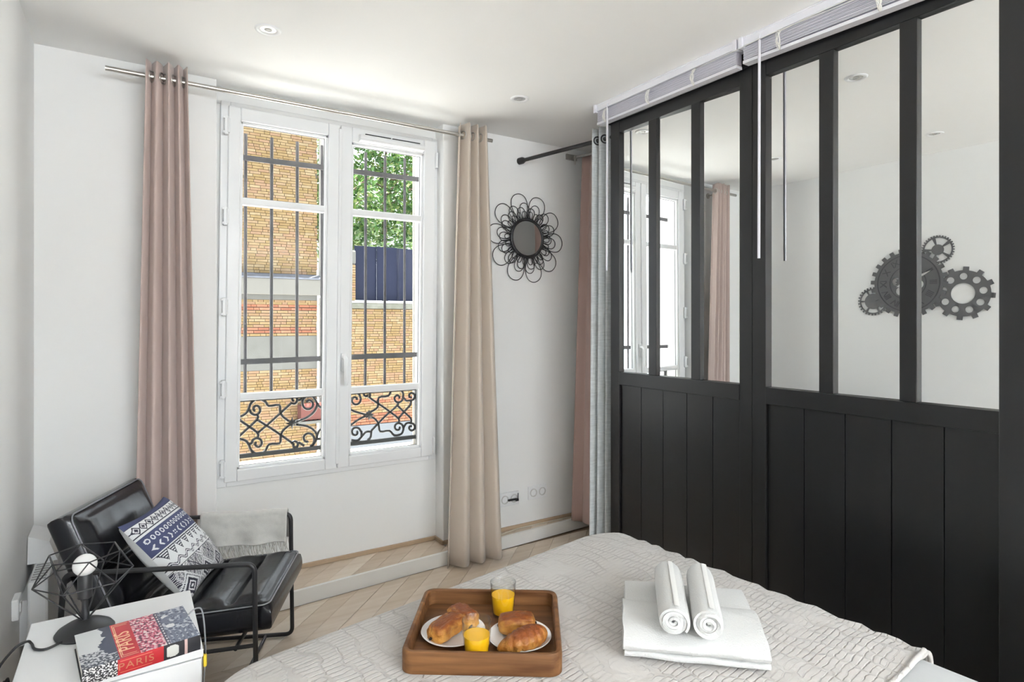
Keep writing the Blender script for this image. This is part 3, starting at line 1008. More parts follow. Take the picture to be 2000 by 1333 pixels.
# ------------------------------------------------------------------ breakfast tray
TR = math.atan2(-.205, .297)
tray = thing('wooden_tray', 'square walnut serving tray on the quilt', 'tray', (0.750, 1.290, .571), TR)
def rrect(hx, hy, r, n=6):
    out = []
    for (sx, sy, a0) in ((1, 1, 0), (-1, 1, 90), (-1, -1, 180), (1, -1, 270)):
        for k in range(n + 1):
            a = math.radians(a0 + 90 * k / n)
            out.append((sx * (hx - r) + r * math.cos(a), sy * (hy - r) + r * math.sin(a)))
    return out
M_walnut = mat('walnut', (.090, .036, .013), .5, var=((3, 45, 45), (.23, .108, .042), 6), spec=.2)
HX, HY = .182, .162
t_ = MB()
prof = [(0, .0), (.0, .043), (.003, .049), (.010, .049), (.013, .046), (.015, .012)]     # inset, height
lv_ = []
for (i_, z) in prof:
    lv_.append([t_.bm.verts.new((x, y, z)) for x, y in rrect(HX - i_, HY - i_, .030 - i_ * .8)])
n = len(lv_[0])
for A, B in zip(lv_[:-1], lv_[1:]):
    for i in range(n):
        t_.bm.faces.new((A[i], A[(i + 1) % n], B[(i + 1) % n], B[i]))
t_.bm.faces.new(list(reversed(lv_[0])))
t_.build('rim', M_walnut, tray, True, 35, local=True)
MB().prism(rrect(HX - .0152, HY - .0152, .018), .006, .0122).build('tray_bottom', mat('walnut_board', (.095, .040, .017), .45, var=((3, 50, 50), (.20, .092, .036), 6), spec=.25), tray, local=True)
ZT = .571 + .0125
M_porc = mat('white_porcelain', (.82, .82, .82), .12, coat=.3)
def plate(x, y, r, label):
    p = thing('plate', label, 'plate', (x, y, ZT), 0, 'plates on the breakfast tray')
    MB().lathe([(0, 0), (r * .62, 0), (r * .66, .002), (r * .98, .0135), (r, .0155), (r * .985, .0165), (r * .64, .005), (0, .0045)], 56).build('dish', M_porc, p, True, 50, local=True)
    MB().lathe([(r * .970, .0160), (r * .985, .0172), (r * 1.0, .0160)], 56).build('rim', M_porc, p, True, local=True)
    return p
plate(0.673, 1.320, .079, 'white plate with two chocolate rolls on the tray')
plate(0.798, 1.212, .077, 'white plate with a croissant and one chocolate roll on the tray')
M_juice = mat('orange_juice', (.95, .50, .01), .25, spec=.4)
M_juice.node_tree.nodes['Principled BSDF'].inputs['Subsurface Weight'].default_value = .0
def juice(x, y, label, lvl):
    g = thing('juice_glass', label, 'glass', (x, y, ZT), 0, 'glasses of orange juice on the tray')
    R0, R1, Hh = .0270, .0340, .090
    rad = lambda z: R0 + (R1 - R0) * min(1, z / (Hh * .8))
    pr = [(0, 0), (R0 * .9, 0), (R0, .003)] + [(rad(z), z) for z in (.02, .04, .06, Hh - .001)] + [(R1 - .0006, Hh), (R1 - .0014, Hh - .001)] + \
         [(rad(z) - .0016, z) for z in (.06, .04, .02, .009)] + [(0, .008)]
    MB().lathe(pr, 40).build('tumbler', GLASS2, g, True, 50, local=True)
    MB().lathe([(0, .0085), (rad(.0085) - .0019, .0088)] + [(rad(z) - .0019, z) for z in (.02, .04, lvl)] + [(0, lvl)], 40).build('orange_juice', M_juice, g, True, 50, local=True)
juice(0.831, 1.342, 'glass of orange juice at the far edge of the tray', .055)
juice(0.673, 1.202, 'glass of orange juice at the near edge of the tray', .056)
# pastries
M_pastry = mat('baked_pastry', (.62, .32, .075), .45, var=(34, (.42, .15, .022), 5), bump=((60, 130, 130), .9, .004), spec=.3)
nt_ = M_pastry.node_tree
tc_ = nt_.nodes.new('ShaderNodeTexCoord')
sx_ = nt_.nodes.new('ShaderNodeSeparateXYZ')
nt_.links.new(tc_.outputs['Object'], sx_.inputs[0])
nn2 = nt_.nodes.new('ShaderNodeTexNoise')
nn2.inputs['Scale'].default_value = 60
nt_.links.new(tc_.outputs['Object'], nn2.inputs[0])
ma_ = nt_.nodes.new('ShaderNodeMath')
ma_.operation = 'MULTIPLY_ADD'
ma_.inputs[1].default_value = .022
nt_.links.new(nn2.outputs[0], ma_.inputs[0])
nt_.links.new(sx_.outputs[2], ma_.inputs[2])
rg_ = nt_.nodes.new('ShaderNodeMapRange')
rg_.inputs[1].default_value = .032
rg_.inputs[2].default_value = .050
nt_.links.new(ma_.outputs[0], rg_.inputs[0])
mg_ = nt_.nodes.new('ShaderNodeMixRGB')                # egg-washed crust browns on top
old_ = nt_.nodes['Principled BSDF'].inputs['Base Color'].links[0].from_socket
nt_.links.new(rg_.outputs[0], mg_.inputs[0])
nt_.links.new(old_, mg_.inputs[1])
mg_.inputs[2].default_value = (.185, .047, .009, 1)
nt_.links.new(mg_.outputs[0], nt_.nodes['Principled BSDF'].inputs['Base Color'])
M_crumb = mat('pastry_side', (.74, .46, .15), .6, var=(60, (.58, .30, .08), 4), bump=(90, .4, .003))
M_choc = mat('dark_chocolate', (.035, .014, .008), .4)
def pain(x, y, z, rz, label, tilt=0.0, ln=.088):
    p = thing('chocolate_roll', label, 'pastry', (x, y, z), rz, 'chocolate rolls on the plates')
    W, Hh = .0275, .0205
    def body(u, v):
        a = 2 * PI * u
        s = (v - .5) * 2
        k = (1 - abs(s) ** 5) ** .5 if abs(s) < 1 else 0.0
        k = .62 + .38 * k
        ca, sa = math.cos(a), math.sin(a)
        e = .62
        px = W * math.copysign(abs(ca) ** e, ca) * k
        pz = Hh * math.copysign(abs(sa) ** e, sa) * k
        # a folded seam, flaky layers
        seam = -.0035 * math.exp(-((a - 1.15) / .12) ** 2) * (1 if sa > 0 else 0)
        fl = .0012 * math.sin(a * 9 + 2 * math.sin(v * 5)) * k + .0018 * noise.noise(Vector((ca * 2 + x * 50, sa * 2, v * 6)))
        rr = 1 + (seam + fl) / .025
        return Vector(((v - .5) * ln * (1 - .03 * sa), px * rr, Hh + pz * rr))
    b = MB()
    g_ = b.grid(body, 44, 22, True)
    for j in (0, -1):
        ring = [row[j] for row in g_]
        cpt = b.bm.verts.new(sum((v_.co for v_ in ring), Vector()) / len(ring) + Vector(((.003 if j else -.003), 0, 0)))
        for i in range(len(ring)):
            b.bm.faces.new((ring[i], ring[(i + 1) % len(ring)], cpt))
    b.build('dough', M_pastry, p, True, local=True)
    for sx in (-1, 1):
        for (yy, zz, rt) in (((-.013, .002, .5), (.012, -.004, -.4)) if sx > 0 else ((.007, -.008, .9),)):
            MB().lathe([(0, -.003), (.0028, -.002), (.0038, 0), (.0028, .002), (0, .003)], 12, (0, 0, 0),
                       Matrix.Translation((sx * (ln / 2 + .0012), yy, Hh + zz)) @ Matrix.Rotation(rt, 4, 'X') @ Matrix.Rotation(PI / 2, 4, 'Y') @ Matrix.Diagonal((2.1, 1, 1, 1))).build('chocolate', M_choc, p, True, local=True)
    p.rotation_euler[1] = tilt
    return p
ZP = ZT + .0055
d2r = math.radians
pain(0.655, 1.322, ZP, TR + d2r(60), 'larger golden chocolate roll at the front of the left plate', ln=.100)
pain(0.714, 1.347, ZP, TR + d2r(132), 'chocolate roll at the back of the left plate behind the larger one', ln=.082)
pain(0.808, 1.240, ZP + .004, TR + d2r(8), 'chocolate roll lying on the croissant plate with chocolate showing at its end', ln=.088)
# croissant
M_crois = M_pastry.copy()
M_crois.name = 'croissant_crust'
for n_ in M_crois.node_tree.nodes:
    if n_.type == 'MAP_RANGE':
        n_.inputs[1].default_value, n_.inputs[2].default_value = .020, .052
cr = thing('croissant', 'golden brown croissant on the right plate', 'pastry', (0.790, 1.167, ZP), TR + d2r(38))
def croi(u, v):
    t = (v - .5) * 2
    ang = t * .95
    Rm = .078
    cpt = Vector((Rm * math.sin(ang), Rm * (1 - math.cos(ang)) * 1.0, 0))
    tan = Vector((math.cos(ang), math.sin(ang), 0))
    nr = Vector((-math.sin(ang), math.cos(ang), 0))
    base = .0235 * (1 - abs(t) ** 2.2) ** .75 + .0035
    seg = abs((abs(t) * 4.6 + .5) % 1.0 - .5) * 2
    r = base * (.90 + .14 * (1 - seg ** 3)) + .0006 * noise.noise(Vector((u * 12, v * 30, 1)))
    if abs(t) >= .999:
        r = .002
    a = 2 * PI * u
    return cpt + nr * (math.cos(a) * r * 1.12) + Vector((0, 0, .0225 + math.sin(a) * r * .92 - (.0225 - base * .9) * .9))
b = MB()
g_ = b.grid(croi, 36, 60, True)
for j in (0, -1):
    b.bm.faces.new([row[j] for row in g_])
b.build('dough', M_crois, cr, True, local=True)

# ------------------------------------------------------------------ towels
M_towel = mat('white_terry', (.62, .62, .61), .95, sheen=.2, bump=(260, .6, .003))
TA = math.atan2(-.245, .26)
def towel_slab(parent, nm, x0, x1, y0, y1, z0, z1, seed, sag=.006, e=.55):
    """a folded layer: soft rounded block with a rounded front fold"""
    r = (z1 - z0) / 2
    def fn(u, v):
        a = 2 * PI * u
        ca, sa = math.cos(a), math.sin(a)
        yy = math.copysign(abs(ca) ** e, ca)
        zz = math.copysign(abs(sa) ** (e * 1.3), sa)
        x = x0 + (x1 - x0) * v
        y = (y0 + y1) / 2 + yy * (y1 - y0) / 2
        z = (z0 + z1) / 2 + zz * r
        wob = noise.noise(Vector((x * 14 + seed, y * 9, 0)))
        y += .006 * noise.noise(Vector((x * 11, seed, 3))) * (1 if yy < 0 else .3)
        z += sag * wob * (1 if zz > 0 else .0) + .0016 * math.sin(zz * 6 + seed)
        x += .004 * noise.noise(Vector((y * 20, z * 50, seed))) * (1 if v in (0, 1) else 0)
        return Vector((x, y, z))
    b = MB()
    g_ = b.grid(fn, 40, 30, True)
    for j in (0, -1):
        b.bm.faces.new([row[j] for row in g_])
    return b.build(nm, M_towel, parent, True, 60, local=True)
tw = thing('bath_towel', 'folded white bath towel lying on the quilt under two rolled towels', 'towel', (1.227, 1.055, .5715), TA)
towel_slab(tw, 'lower_fold', -.170, .152, -.195, .142, .0, .030, 1, .004)
towel_slab(tw, 'middle_fold', -.168, .147, -.180, .140, .026, .052, 4, .004)
towel_slab(tw, 'front_flap', -.173, .150, -.205, .020, .010, .066, 8, .006, .85)
def roll(name, label, cx, cy, z, rz, ln, R, seed, wr):
    p = thing('rolled_towel', label, 'towel', (cx, cy, z), rz, 'rolled hand towels on the bath towel')
    turns = 4.2
    n = 150
    th = R / (turns + .35) * .92
    b = MB()
    inner, outer = [], []
    for k in range(n + 1):
        t = k / n
        a = -t * turns * 2 * PI + seed
        rc = .004 + (R - .004 - th * .5) * t
        el = 1.08
        inner.append((math.cos(a) * (rc - th * .42) * el, R + math.sin(a) * (rc - th * .42)))
        outer.append((math.cos(a) * (rc + th * .42) * el, R + math.sin(a) * (rc + th * .42)))
    prof = outer + inner[::-1]
    m = len(prof)
    segs = 18
    rows = []
    for s in range(segs + 1):
        y = -ln / 2 + ln * s / segs
        e = 1 - .05 * (abs(s / segs - .5) * 2) ** 8
        row = []
        for k, (px, pz) in enumerate(prof):
            w_ = 1 + wr * noise.noise(Vector((px * 30 + seed, pz * 30, y * 12))) * (1 if k > n * .76 and k <= n else .0)
            row.append(b.bm.verts.new((px * e * w_, y + (.003 * math.sin(k * .11 + seed) if s in (0, segs) else 0), R + (pz - R) * e * w_)))
        rows.append(row)
    for A, B in zip(rows[:-1], rows[1:]):
        for k in range(m):
            b.bm.faces.new((A[k], A[(k + 1) % m], B[(k + 1) % m], B[k]))
    for row in (rows[0], rows[-1]):
        for k in range(n):
            b.bm.faces.new((row[k], row[k + 1], row[m - 2 - k], row[m - 1 - k]))
    b.build('terry_spiral', M_towel, p, True, 50, local=True)
    # woven border stripe round the roll
    bd = MB()
    def stripe(u, v):
        a = math.radians(20) + u * math.radians(150)
        rr = R * 1.005
        return Vector((math.cos(a) * rr * 1.08, (v - .5) * ln * .94, R + math.sin(a) * rr))
    bd.grid(lambda u, v: stripe(.33 + .12 * u, v), 6, 20)
    so = bd.build('woven_border', mat('towel_border', (.76, .76, .74), .8, bump=((30, 500, 30), .3, .002)), p, True, local=True)
    return p
RA = math.atan2(.155, .155)
ZR = .571 + .066
roll('r1', 'rolled white hand towel on the left of the folded bath towel', 1.146, 1.052, ZR - .004, -math.radians(44), .275, .0365, .6, .04)
roll('r2', 'rolled white hand towel on the right of the folded bath towel', 1.206, .996, ZR - .004, -math.radians(46), .275, .0365, 2.4, .05)
# ------------------------------------------------------------------ bedside cabinet, lamp, book
NX0, NX1, NY0, NY1, NZ = -.221, .153, 1.655, 2.040, .55
ns = thing('bedside_cabinet', 'white bedside cabinet with the wire lamp and book on top', 'cabinet', (-.034, 1.85, 0))
b = MB()
b.box(NX0, NX1, NY0 + .018, NY1, .03, NZ - .02, .002)
b.build('carcass', M_white, ns)
MB().box(NX0 - .001, NX1 + .001, NY0, NY1 + .001, NZ - .02, NZ, .0025).build('top', M_white, ns)
for (z0, z1) in ((.285, .526), (.04, .281)):
    dr = MB().box(NX0 + .003, NX1 - .003, NY0 + .002, NY0 + .018, z0, z1, .002).build('drawer', M_white, ns)
    MB().box(NX0 + .12, NX1 - .12, NY0 - .012, NY0 + .002, (z0 + z1) / 2 - .006, (z0 + z1) / 2 + .006, .003).build('handle', M_white, dr)
for (x, y) in ((NX0 + .03, NY0 + .04), (NX1 - .03, NY0 + .04), (NX0 + .03, NY1 - .03), (NX1 - .03, NY1 - .03)):
    MB().lathe([(0, 0), (.015, 0), (.015, .031), (0, .031)], 10, (x, y, 0)).build('foot', M_blackmetal, ns)
tg = thing('key_tag', 'small yellow tag hanging at the corner of the bedside cabinet', 'tag', (.157, 1.668, .49))
MB().tube([(.1575, 1.668, .552), (.1585, 1.668, .535), (.1585, 1.668, .528)], .0015, 6).build('string', M_blackmetal, tg)
MB().box(.1545, .1625, 1.661, 1.675, .500, .530, .003).build('tassel', mat('yellow_tag', (.72, .52, .03), .6), tg)

LX, LY = -.098, 1.914
lamp = thing('table_lamp', 'black diamond wire table lamp with a white globe bulb', 'lamp', (LX, LY, NZ))
MB().lathe([(0, 0), (.064, 0), (.066, .004), (.060, .012), (.042, .023), (.020, .031), (.012, .034), (0, .0345)], 48).build('base', M_blackmetal, lamp, True, 60, local=True)
MB().lathe([(0, .033), (.011, .033), (.010, .050), (.0075, .060), (.0075, .085), (.0165, .090), (.0165, .150), (.014, .154), (0, .154)], 24).build('socket', M_blackmetal, lamp, True, 40, local=True)
bl = []
for k in range(17):
    a = -PI / 2 + .45 + (PI - .45) * k / 16
    bl.append((.0275 * math.cos(a) if k < 16 else 0, .174 + .0275 * math.sin(a)))
MB().lathe([(.012, .148)] + bl, 32).build('bulb', mat('opal_bulb', (.88, .88, .87), .2), lamp, True, local=True)
nn = 6
low = [(.108 * math.cos(2 * PI * (k + .15) / nn), .108 * math.sin(2 * PI * (k + .15) / nn), .142) for k in range(nn)]
high = [(.082 * math.cos(2 * PI * (k + .65) / nn), .082 * math.sin(2 * PI * (k + .65) / nn), .205) for k in range(nn)]
foot = [(.010 * math.cos(2 * PI * (k + .15) / nn), .010 * math.sin(2 * PI * (k + .15) / nn), .036) for k in range(nn)]
for k in range(nn):
    k2 = (k + 1) % nn
    for (a, b_) in ((foot[k], low[k]), (low[k], high[k]), (low[k2], high[k]), (high[k], high[k2]), (low[k], low[k2])):
        MB().tube([a, b_], .0018, 6).build('wire', M_blackmetal, lamp, True, 60, local=True)
cd = MB()
cpath = catmull([(LX - .045, LY - .045, NZ + .006), (LX - .075, LY - .060, NZ + .004), (LX - .098, LY - .045, NZ + .004), (LX - .108, LY - .010, NZ + .004), (LX - .118, LY - .005, NZ + .010),
                 (-.236, 1.86, NZ + .018), (-.262, 1.80, NZ - .01), (-.262, 1.775, NZ - .09), (-.255, 1.80, NZ - .2), (-.26, 1.9, .2), (-.28, 2.05, .1), (-.29, 2.25, .06)], 8)
cd.tube(cpath, .0032, 8)
cd.build('power_cord', M_blackmetal, lamp, True)

# book
BC = Vector((.0165, 1.7375, NZ + .0005))
BA = math.radians(7.5)
book = thing('book', 'thick Paris book with a red title panel on the white cabinet', 'book', BC, BA)
BW, BD, BH = .238, .196, .036
def vgrid(fn_pos, fn_col, nu, nv, name, material, parent):
    me = bpy.data.meshes.new(name)
    vs, cs, fs = [], [], []
    for i in range(nu + 1):
        for j in range(nv + 1):
            vs.append(fn_pos(i / nu, j / nv))
    for i in range(nu):
        for j in range(nv):
            a = i * (nv + 1) + j
            fs.append((a, a + nv + 1, a + nv + 2, a + 1))
            cs.append(fn_col((i + .5) / nu, (j + .5) / nv))
    me.from_pydata(vs, [], fs)
    ca = me.color_attributes.new('print', 'FLOAT_COLOR', 'CORNER')
    flat = []
    for c in cs:
        flat += [c[0], c[1], c[2], 1.0] * 4
    ca.data.foreach_set('color', flat)
    me.polygons.foreach_set('use_smooth', [True] * len(me.polygons))
    me.materials.append(material)
    o = bpy.data.objects.new(name, me)
    col.objects.link(o)
    o.parent = parent
    return o
NAVY, PALE, RED_, CREAMC = (.045, .055, .095), (.72, .74, .75), (.52, .022, .035), (.85, .62, .36)
def nz(x, y, s=0):
    return noise.noise(Vector((x, y, s)))
def cover(u, v):
    """u along the book's length, v from the spine (0) to the far edge (1)"""
    if u < .30:
        sky_edge = .10 + .60 * abs(nz(v * 3.2, 2.2)) + .10 * math.floor(nz(v * 22, 7) * 3) / 3
        if u > .30 - (.05 + sky_edge * .22) and v > .22:
            return NAVY
        if v < .38:
            q = nz(u * 40, v * 38, 4) + .25 * nz(u * 90, v * 80, 8) + (.22 - v) * .9
            return (.05, .06, .09) if q > .02 else (.60, .62, .64)
        return PALE
    if u < .475:
        a, c = (u - .30) / .175, v
        for inset, w_ in ((.07, .030), (.16, .018)):
            if min(a, 1 - a) > inset and min(c, 1 - c) > inset * .45:
                if min(a, 1 - a) < inset + w_ or min(c, 1 - c) < (inset + w_) * .45:
                    return CREAMC
        return RED_
    if u < .70:
        q = nz(u * 34, v * 26, 1) + .5 * nz(u * 70, v * 55, 6)
        if q > .22:
            return (.82, .74, .72)
        if q > -.02:
            return (.72, .30, .36)
        if q > -.25:
            return (.52, .05, .12)
        return (.10, .04, .07)
    if u < .735:
        return PALE if (int(v * 26) % 2 == 0 and .30 < (u - .70) / .035 < .75) else (.07, .07, .11)
    q = nz(u * 26, v * 18, 3) + .5 * nz(u * 60, v * 45, 2)
    ring = abs(math.hypot((u - .87) * 1.1, v - .68) - .11) < .03
    if ring or (v < .36 and int(u * 46) % 2 == 0):
        return (.16, .19, .26)
    if math.hypot((u - .80) * 1.3, (v - .50) * 1.0) < .055 or math.hypot((u - .79) * 1.3, v - .80) < .05:
        return (.78, .80, .80)
    return (.09, .11, .17) if q > .05 else ((.26, .30, .38) if q > -.2 else (.55, .58, .62))
def spine(u, v):
    if u < .28:
        return (.66, .66, .66) if nz(u * 60, v * 14, 5) > .05 else (.02, .02, .025)
    if u < .665:
        if .30 < u < .565 and (abs(v - .14) < .025 or abs(v - .86) < .025):
            return (.62, .16, .10)
        return (.40, .012, .02)
    if .69 < u < .80:
        e = ((u - .745) / .055) ** 4 + ((v - .5) / .36) ** 4
        return (.60, .60, .56) if e < 1 else (.02, .02, .025)
    if .85 < u < .88:
        return (.5, .35, .32)
    return (.02, .02, .025)
M_print = vcol_mat('printed_cover', .35, coat=.3)
vgrid(lambda u, v: (-BW / 2 + BW * u, -BD / 2 + BD * v, BH), cover, 150, 120, 'front_cover', M_print, book)
vgrid(lambda u, v: (-BW / 2 + BW * u, -BD / 2 - .0015 * math.sin(PI * v), BH * v), spine, 150, 24, 'spine', M_print, book)
MB().box(-BW / 2 + .003, BW / 2 - .003, -BD / 2 + .002, BD / 2 - .004, .0025, BH - .0022).build('pages', mat('paper_edges', (.78, .76, .70), .9, bump=((3, 3, 900), .3)), book, local=True)
MB().box(-BW / 2, BW / 2, -BD / 2, BD / 2, .0, .0022).build('back_cover', M_blackmetal, book, local=True)
MB().box(-BW / 2, BW / 2, -BD / 2 + .0005, BD / 2, BH - .002, BH - .0003).build('cover_board', M_blackmetal, book, local=True)
M_gold = mat('cream_print', (.86, .55, .34), .4)
me = text_mesh('PARIS', .038, .0002, M_gold, 'title', 1.0)
o = inst(me, 'title', book, (-BW / 2 + BW * .382, -.012, BH + .0004), (0, 0, PI / 2), (1.12, 1.2, 1), False)
me = text_mesh('PARIS', .026, .0002, mat('spine_print', (.42, .16, .08), .5), 'spine_title', 1.15)
o = inst(me, 'spine_title', book, (-BW / 2 + BW * .432, -BD / 2 - .0020, BH * .5), (PI / 2, 0, 0), (1.0, .85, 1), False)

cb = MB().tube(catmull([(.118, 1.83, NZ + .004), (.135, 1.86, NZ + .004), (.158, 1.885, NZ + .006), (.175, 1.90, NZ - .02), (.185, 1.93, NZ - .15), (.18, 1.95, .25), (.19, 1.97, .02)], 6), .0022, 6)
tag(cb.build('charging_cable', mat('grey_cable', (.35, .36, .38), .5), None, True), 'thin grey cable running off the cabinet beside the book', 'cable')

# ------------------------------------------------------------------ armchair
CA = -TH + math.radians(8.0)
CO = (.234, 2.545, 0)
ch = thing('armchair', 'low black leather armchair with a black tube frame', 'armchair', CO, CA)
M_leather = mat('black_leather', (.006, .006, .009), .24, bump=(55, .10, .006), spec=.5)
M_pipe2 = mat('grey_piping', (.20, .20, .22), .45)
def pad(name, ln, wd, th, grooves, T, parent, front_piping=True):
    """stitched leather pad: length along x, width along y, sewn with rounded ribs"""
    def hgt(x, y):
        ex = min(x, ln - x)
        ey = min(y, wd - y)
        e = min(ex, ey)
        rr = .030
        z = th
        dx, dy = max(0, rr - ex), max(0, rr - ey)
        d = math.hypot(dx, dy)
        z -= (rr - math.sqrt(max(0, rr * rr - min(d, rr) ** 2))) * .8
        inner = smoothstep(.022, .06, ey) * smoothstep(.022, .045, ex)
        for g in grooves:
            q = abs(x - g)
            z -= .020 * math.exp(-(q / .010) ** 2) * inner
        if grooves:
            ed = [0] + list(grooves) + [ln]
            for a, b_ in zip(ed[:-1], ed[1:]):
                if a <= x <= b_:
                    z += .018 * math.sin(PI * (x - a) / (b_ - a)) ** .8 * inner
        z += .002 * noise.noise(Vector((x * 12, y * 12, 3)))
        return z
    nu, nv = 72, 40
    m = MB()
    def pt(u, v):
        x, y = u * ln, v * wd
        return T @ Vector((x, y - wd / 2, hgt(x, y)))
    g = m.grid(pt, nu, nv)
    rim = [g[i][0] for i in range(nu + 1)] + [g[nu][j] for j in range(1, nv + 1)] + [g[i][nv] for i in range(nu - 1, -1, -1)] + [g[0][j] for j in range(nv - 1, 0, -1)]
    Ti = T.inverted()
    prev = rim
    for (zz, ins) in ((th * .55, -.003), (th * .3, -.003), (.008, .002), (0, .010)):
        nxt = []
        for v_ in rim:
            p = Ti @ v_.co
            cx, cy = ln / 2, 0
            sx = (p.x - cx) * (1 - 2 * ins / ln)
            sy = (p.y - cy) * (1 - 2 * ins / wd)
            nxt.append(m.bm.verts.new(T @ Vector((cx + sx, sy, zz))))
        for i in range(len(rim)):
            j = (i + 1) % len(rim)
            m.bm.faces.new((prev[i], prev[j], nxt[j], nxt[i]))
        prev = nxt
    m.bm.faces.new(list(reversed(prev)))
    o = m.build(name, M_leather, parent, True, 70, local=True)
    r = .012
    path = [T @ Vector((x, y, th - .006)) for x, y in
            [(p[0] + ln / 2, p[1]) for p in rrect(ln / 2 - .004, wd / 2 - .004, .028)]]
    MB().tube(path, .0028, 6, True).build('piping', M_pipe2, o, True, local=True)
    return o
sw = .50
# seat: front edge high, slopes down to the back
sa = math.radians(4.5)
Tseat = Matrix.Translation((-.27, 0, .246)) @ Matrix.Rotation(-sa, 4, 'Y')
pad('seat', .585, sw, .095, (.15, .30, .445), Tseat, ch)
# backrest, reclined; local +z of the pad is the front
ba = math.radians(68)
Tback = Matrix.Translation((-.235, 0, .325)) @ Matrix.Rotation(-(PI - ba), 4, 'Y') @ Matrix.Scale(-1, 4, (0, 0, 1)) @ Matrix.Translation((0, 0, -.02))
bk = pad('backrest', .40, sw, .085, (.175,), Tback, ch)
YS = .272
for s in (-1, 1):
    y = s * YS
    loop = fillet([(.268, y, .012), (.262, y, .532), (-.33, y, .532), (-.37, y, .012)], .03, 6, True)
    MB().tube(loop, .0085, 10, True).build('side_frame', M_blackmetal, ch, True, local=True)
    MB().tube([(.266, y, .255), (-.30, y, .215)], .007, 8).build('seat_rail', M_blackmetal, ch, True, 40, local=True)
for (x, z) in ((.16, .012), (-.30, .012), (.20, .246), (-.22, .215)):
    MB().tube([(x, -YS, z), (x, YS, z)], .007, 8).build('cross_bar', M_blackmetal, ch, True, 40, local=True)
MB().tube([(-.334, -YS, .50), (-.334, YS, .50)], .007, 8).build('back_bar', M_blackmetal, ch, True, 40, local=True)
def chair_pt(x, y, z):
    v = Matrix.Rotation(CA, 4, 'Z') @ Vector((x, y, z))
    return Vector((CO[0] + v.x, CO[1] + v.y, CO[2] + v.z))

# patterned cushion
def cush_col(u, v):
    """u across the bands' length, v from the dark top (1) to the diamond field (0)"""
    INK, WHITE, BLUE = (.035, .035, .055), (.74, .75, .76), (.055, .065, .14)
    if v > .93:
        return BLUE
    if v > .80:
        c = (v - .865) / .05
        a = (u * 11) % 1 - .5
        d = abs(a) * 2 + abs(c)
        if abs(v - .802) < .007 or abs(v - .928) < .006:
            return INK
        return WHITE if (d > 1.05 or .45 < d < .72) else INK
    if v > .775:
        return WHITE
    if v > .56:
        a = (u * 15) % 1 - .5
        c = (v - .715) * 15
        d = math.hypot(a * 1.25, c)
        if .24 < d < .44:
            return WHITE
        c = (v - .62) * 15
        k = int(u * 13)
        a = (u * 13) % 1 - .5
        sg = -1 if k % 5 < 2 else 1
        if k % 5 == 4:
            if abs(abs(a) - .18) < .1 and abs(abs(c) - .2) < .12:
                return WHITE
        elif abs(c) < .5 and abs(a - sg * (.18 - abs(c) * .75)) < .14:
            return WHITE
        return BLUE
    if v > .545:
        return WHITE
    if v > .44:
        a = abs((u * 9) % 1 - .5) * 2
        c = (v - .44) / .105
        if a < c:
            return INK if (int(c * 9) % 2 == 0 or a > c - .16) else WHITE
        return WHITE
    if v > .33:
        c = v - .380 - .020 * math.sin(u * 2 * PI * 8)
        return INK if (.006 < abs(c) < .016) else WHITE
    if v > .322:
        return INK
    a = abs((u * 3.0 + .2) % 1 - .5) * 2
    c = abs(((v + .05) * 3.4) % 1 - .5) * 2
    d = a + c
    if d < .13:
        return WHITE
    if d < .28:
        return INK
    if d < .40:
        return WHITE
    if d < .62:
        return INK
    if d < .78:
        return WHITE
    if d < .90:
        return INK if (int((a - c) * 18) % 2 == 0) else WHITE
    if d < 1.02:
        return WHITE
    return INK if (int((a - c) * 16) % 2 == 0) else WHITE
S_ = .36
cz = MB()
cush = thing('cushion', 'black and white patterned cushion leaning in the leather armchair', 'cushion', chair_pt(-.095, -.005, .348), CA)
lean_a = math.radians(50)
def cpos(side):
    def fn(u, v):
        x, y = (u - .5) * 2, (v - .5) * 2
        pin = 1 - .07 * (1 - (abs(x) ** 2)) * abs(y) ** 3 if True else 1
        px = x * (1 - .09 * (1 - y * y) * abs(x) ** 4)
        py = y * (1 - .09 * (1 - x * x) * abs(y) ** 4)
        t = .068 * ((1 - x * x) * (1 - y * y)) ** .42 if abs(x) < 1 and abs(y) < 1 else 0
        t += .004 * nz(u * 5, v * 5, side) * (1 - x ** 4) * (1 - y ** 4)
        lat = -px * S_ / 2                                  # along the chair's width
        up = py * S_ / 2
        w_ = side * t
        # plane: up direction leans back, normal points forward and up
        cu, su = math.cos(lean_a), math.sin(lean_a)
        X_ = -up * cu + w_ * su
        Z_ = up * su + w_ * cu
        return (X_ + .0, lat * -1, Z_ + .165)
    return fn
M_cush = vcol_mat('printed_cotton', .85, bump=(300, .2, .002))
vgrid(cpos(1), cush_col, 170, 170, 'front_cover', M_cush, cush)
vgrid(cpos(-1), lambda u, v: (.72, .73, .73), 40, 40, 'back_cover', M_cush, cush)

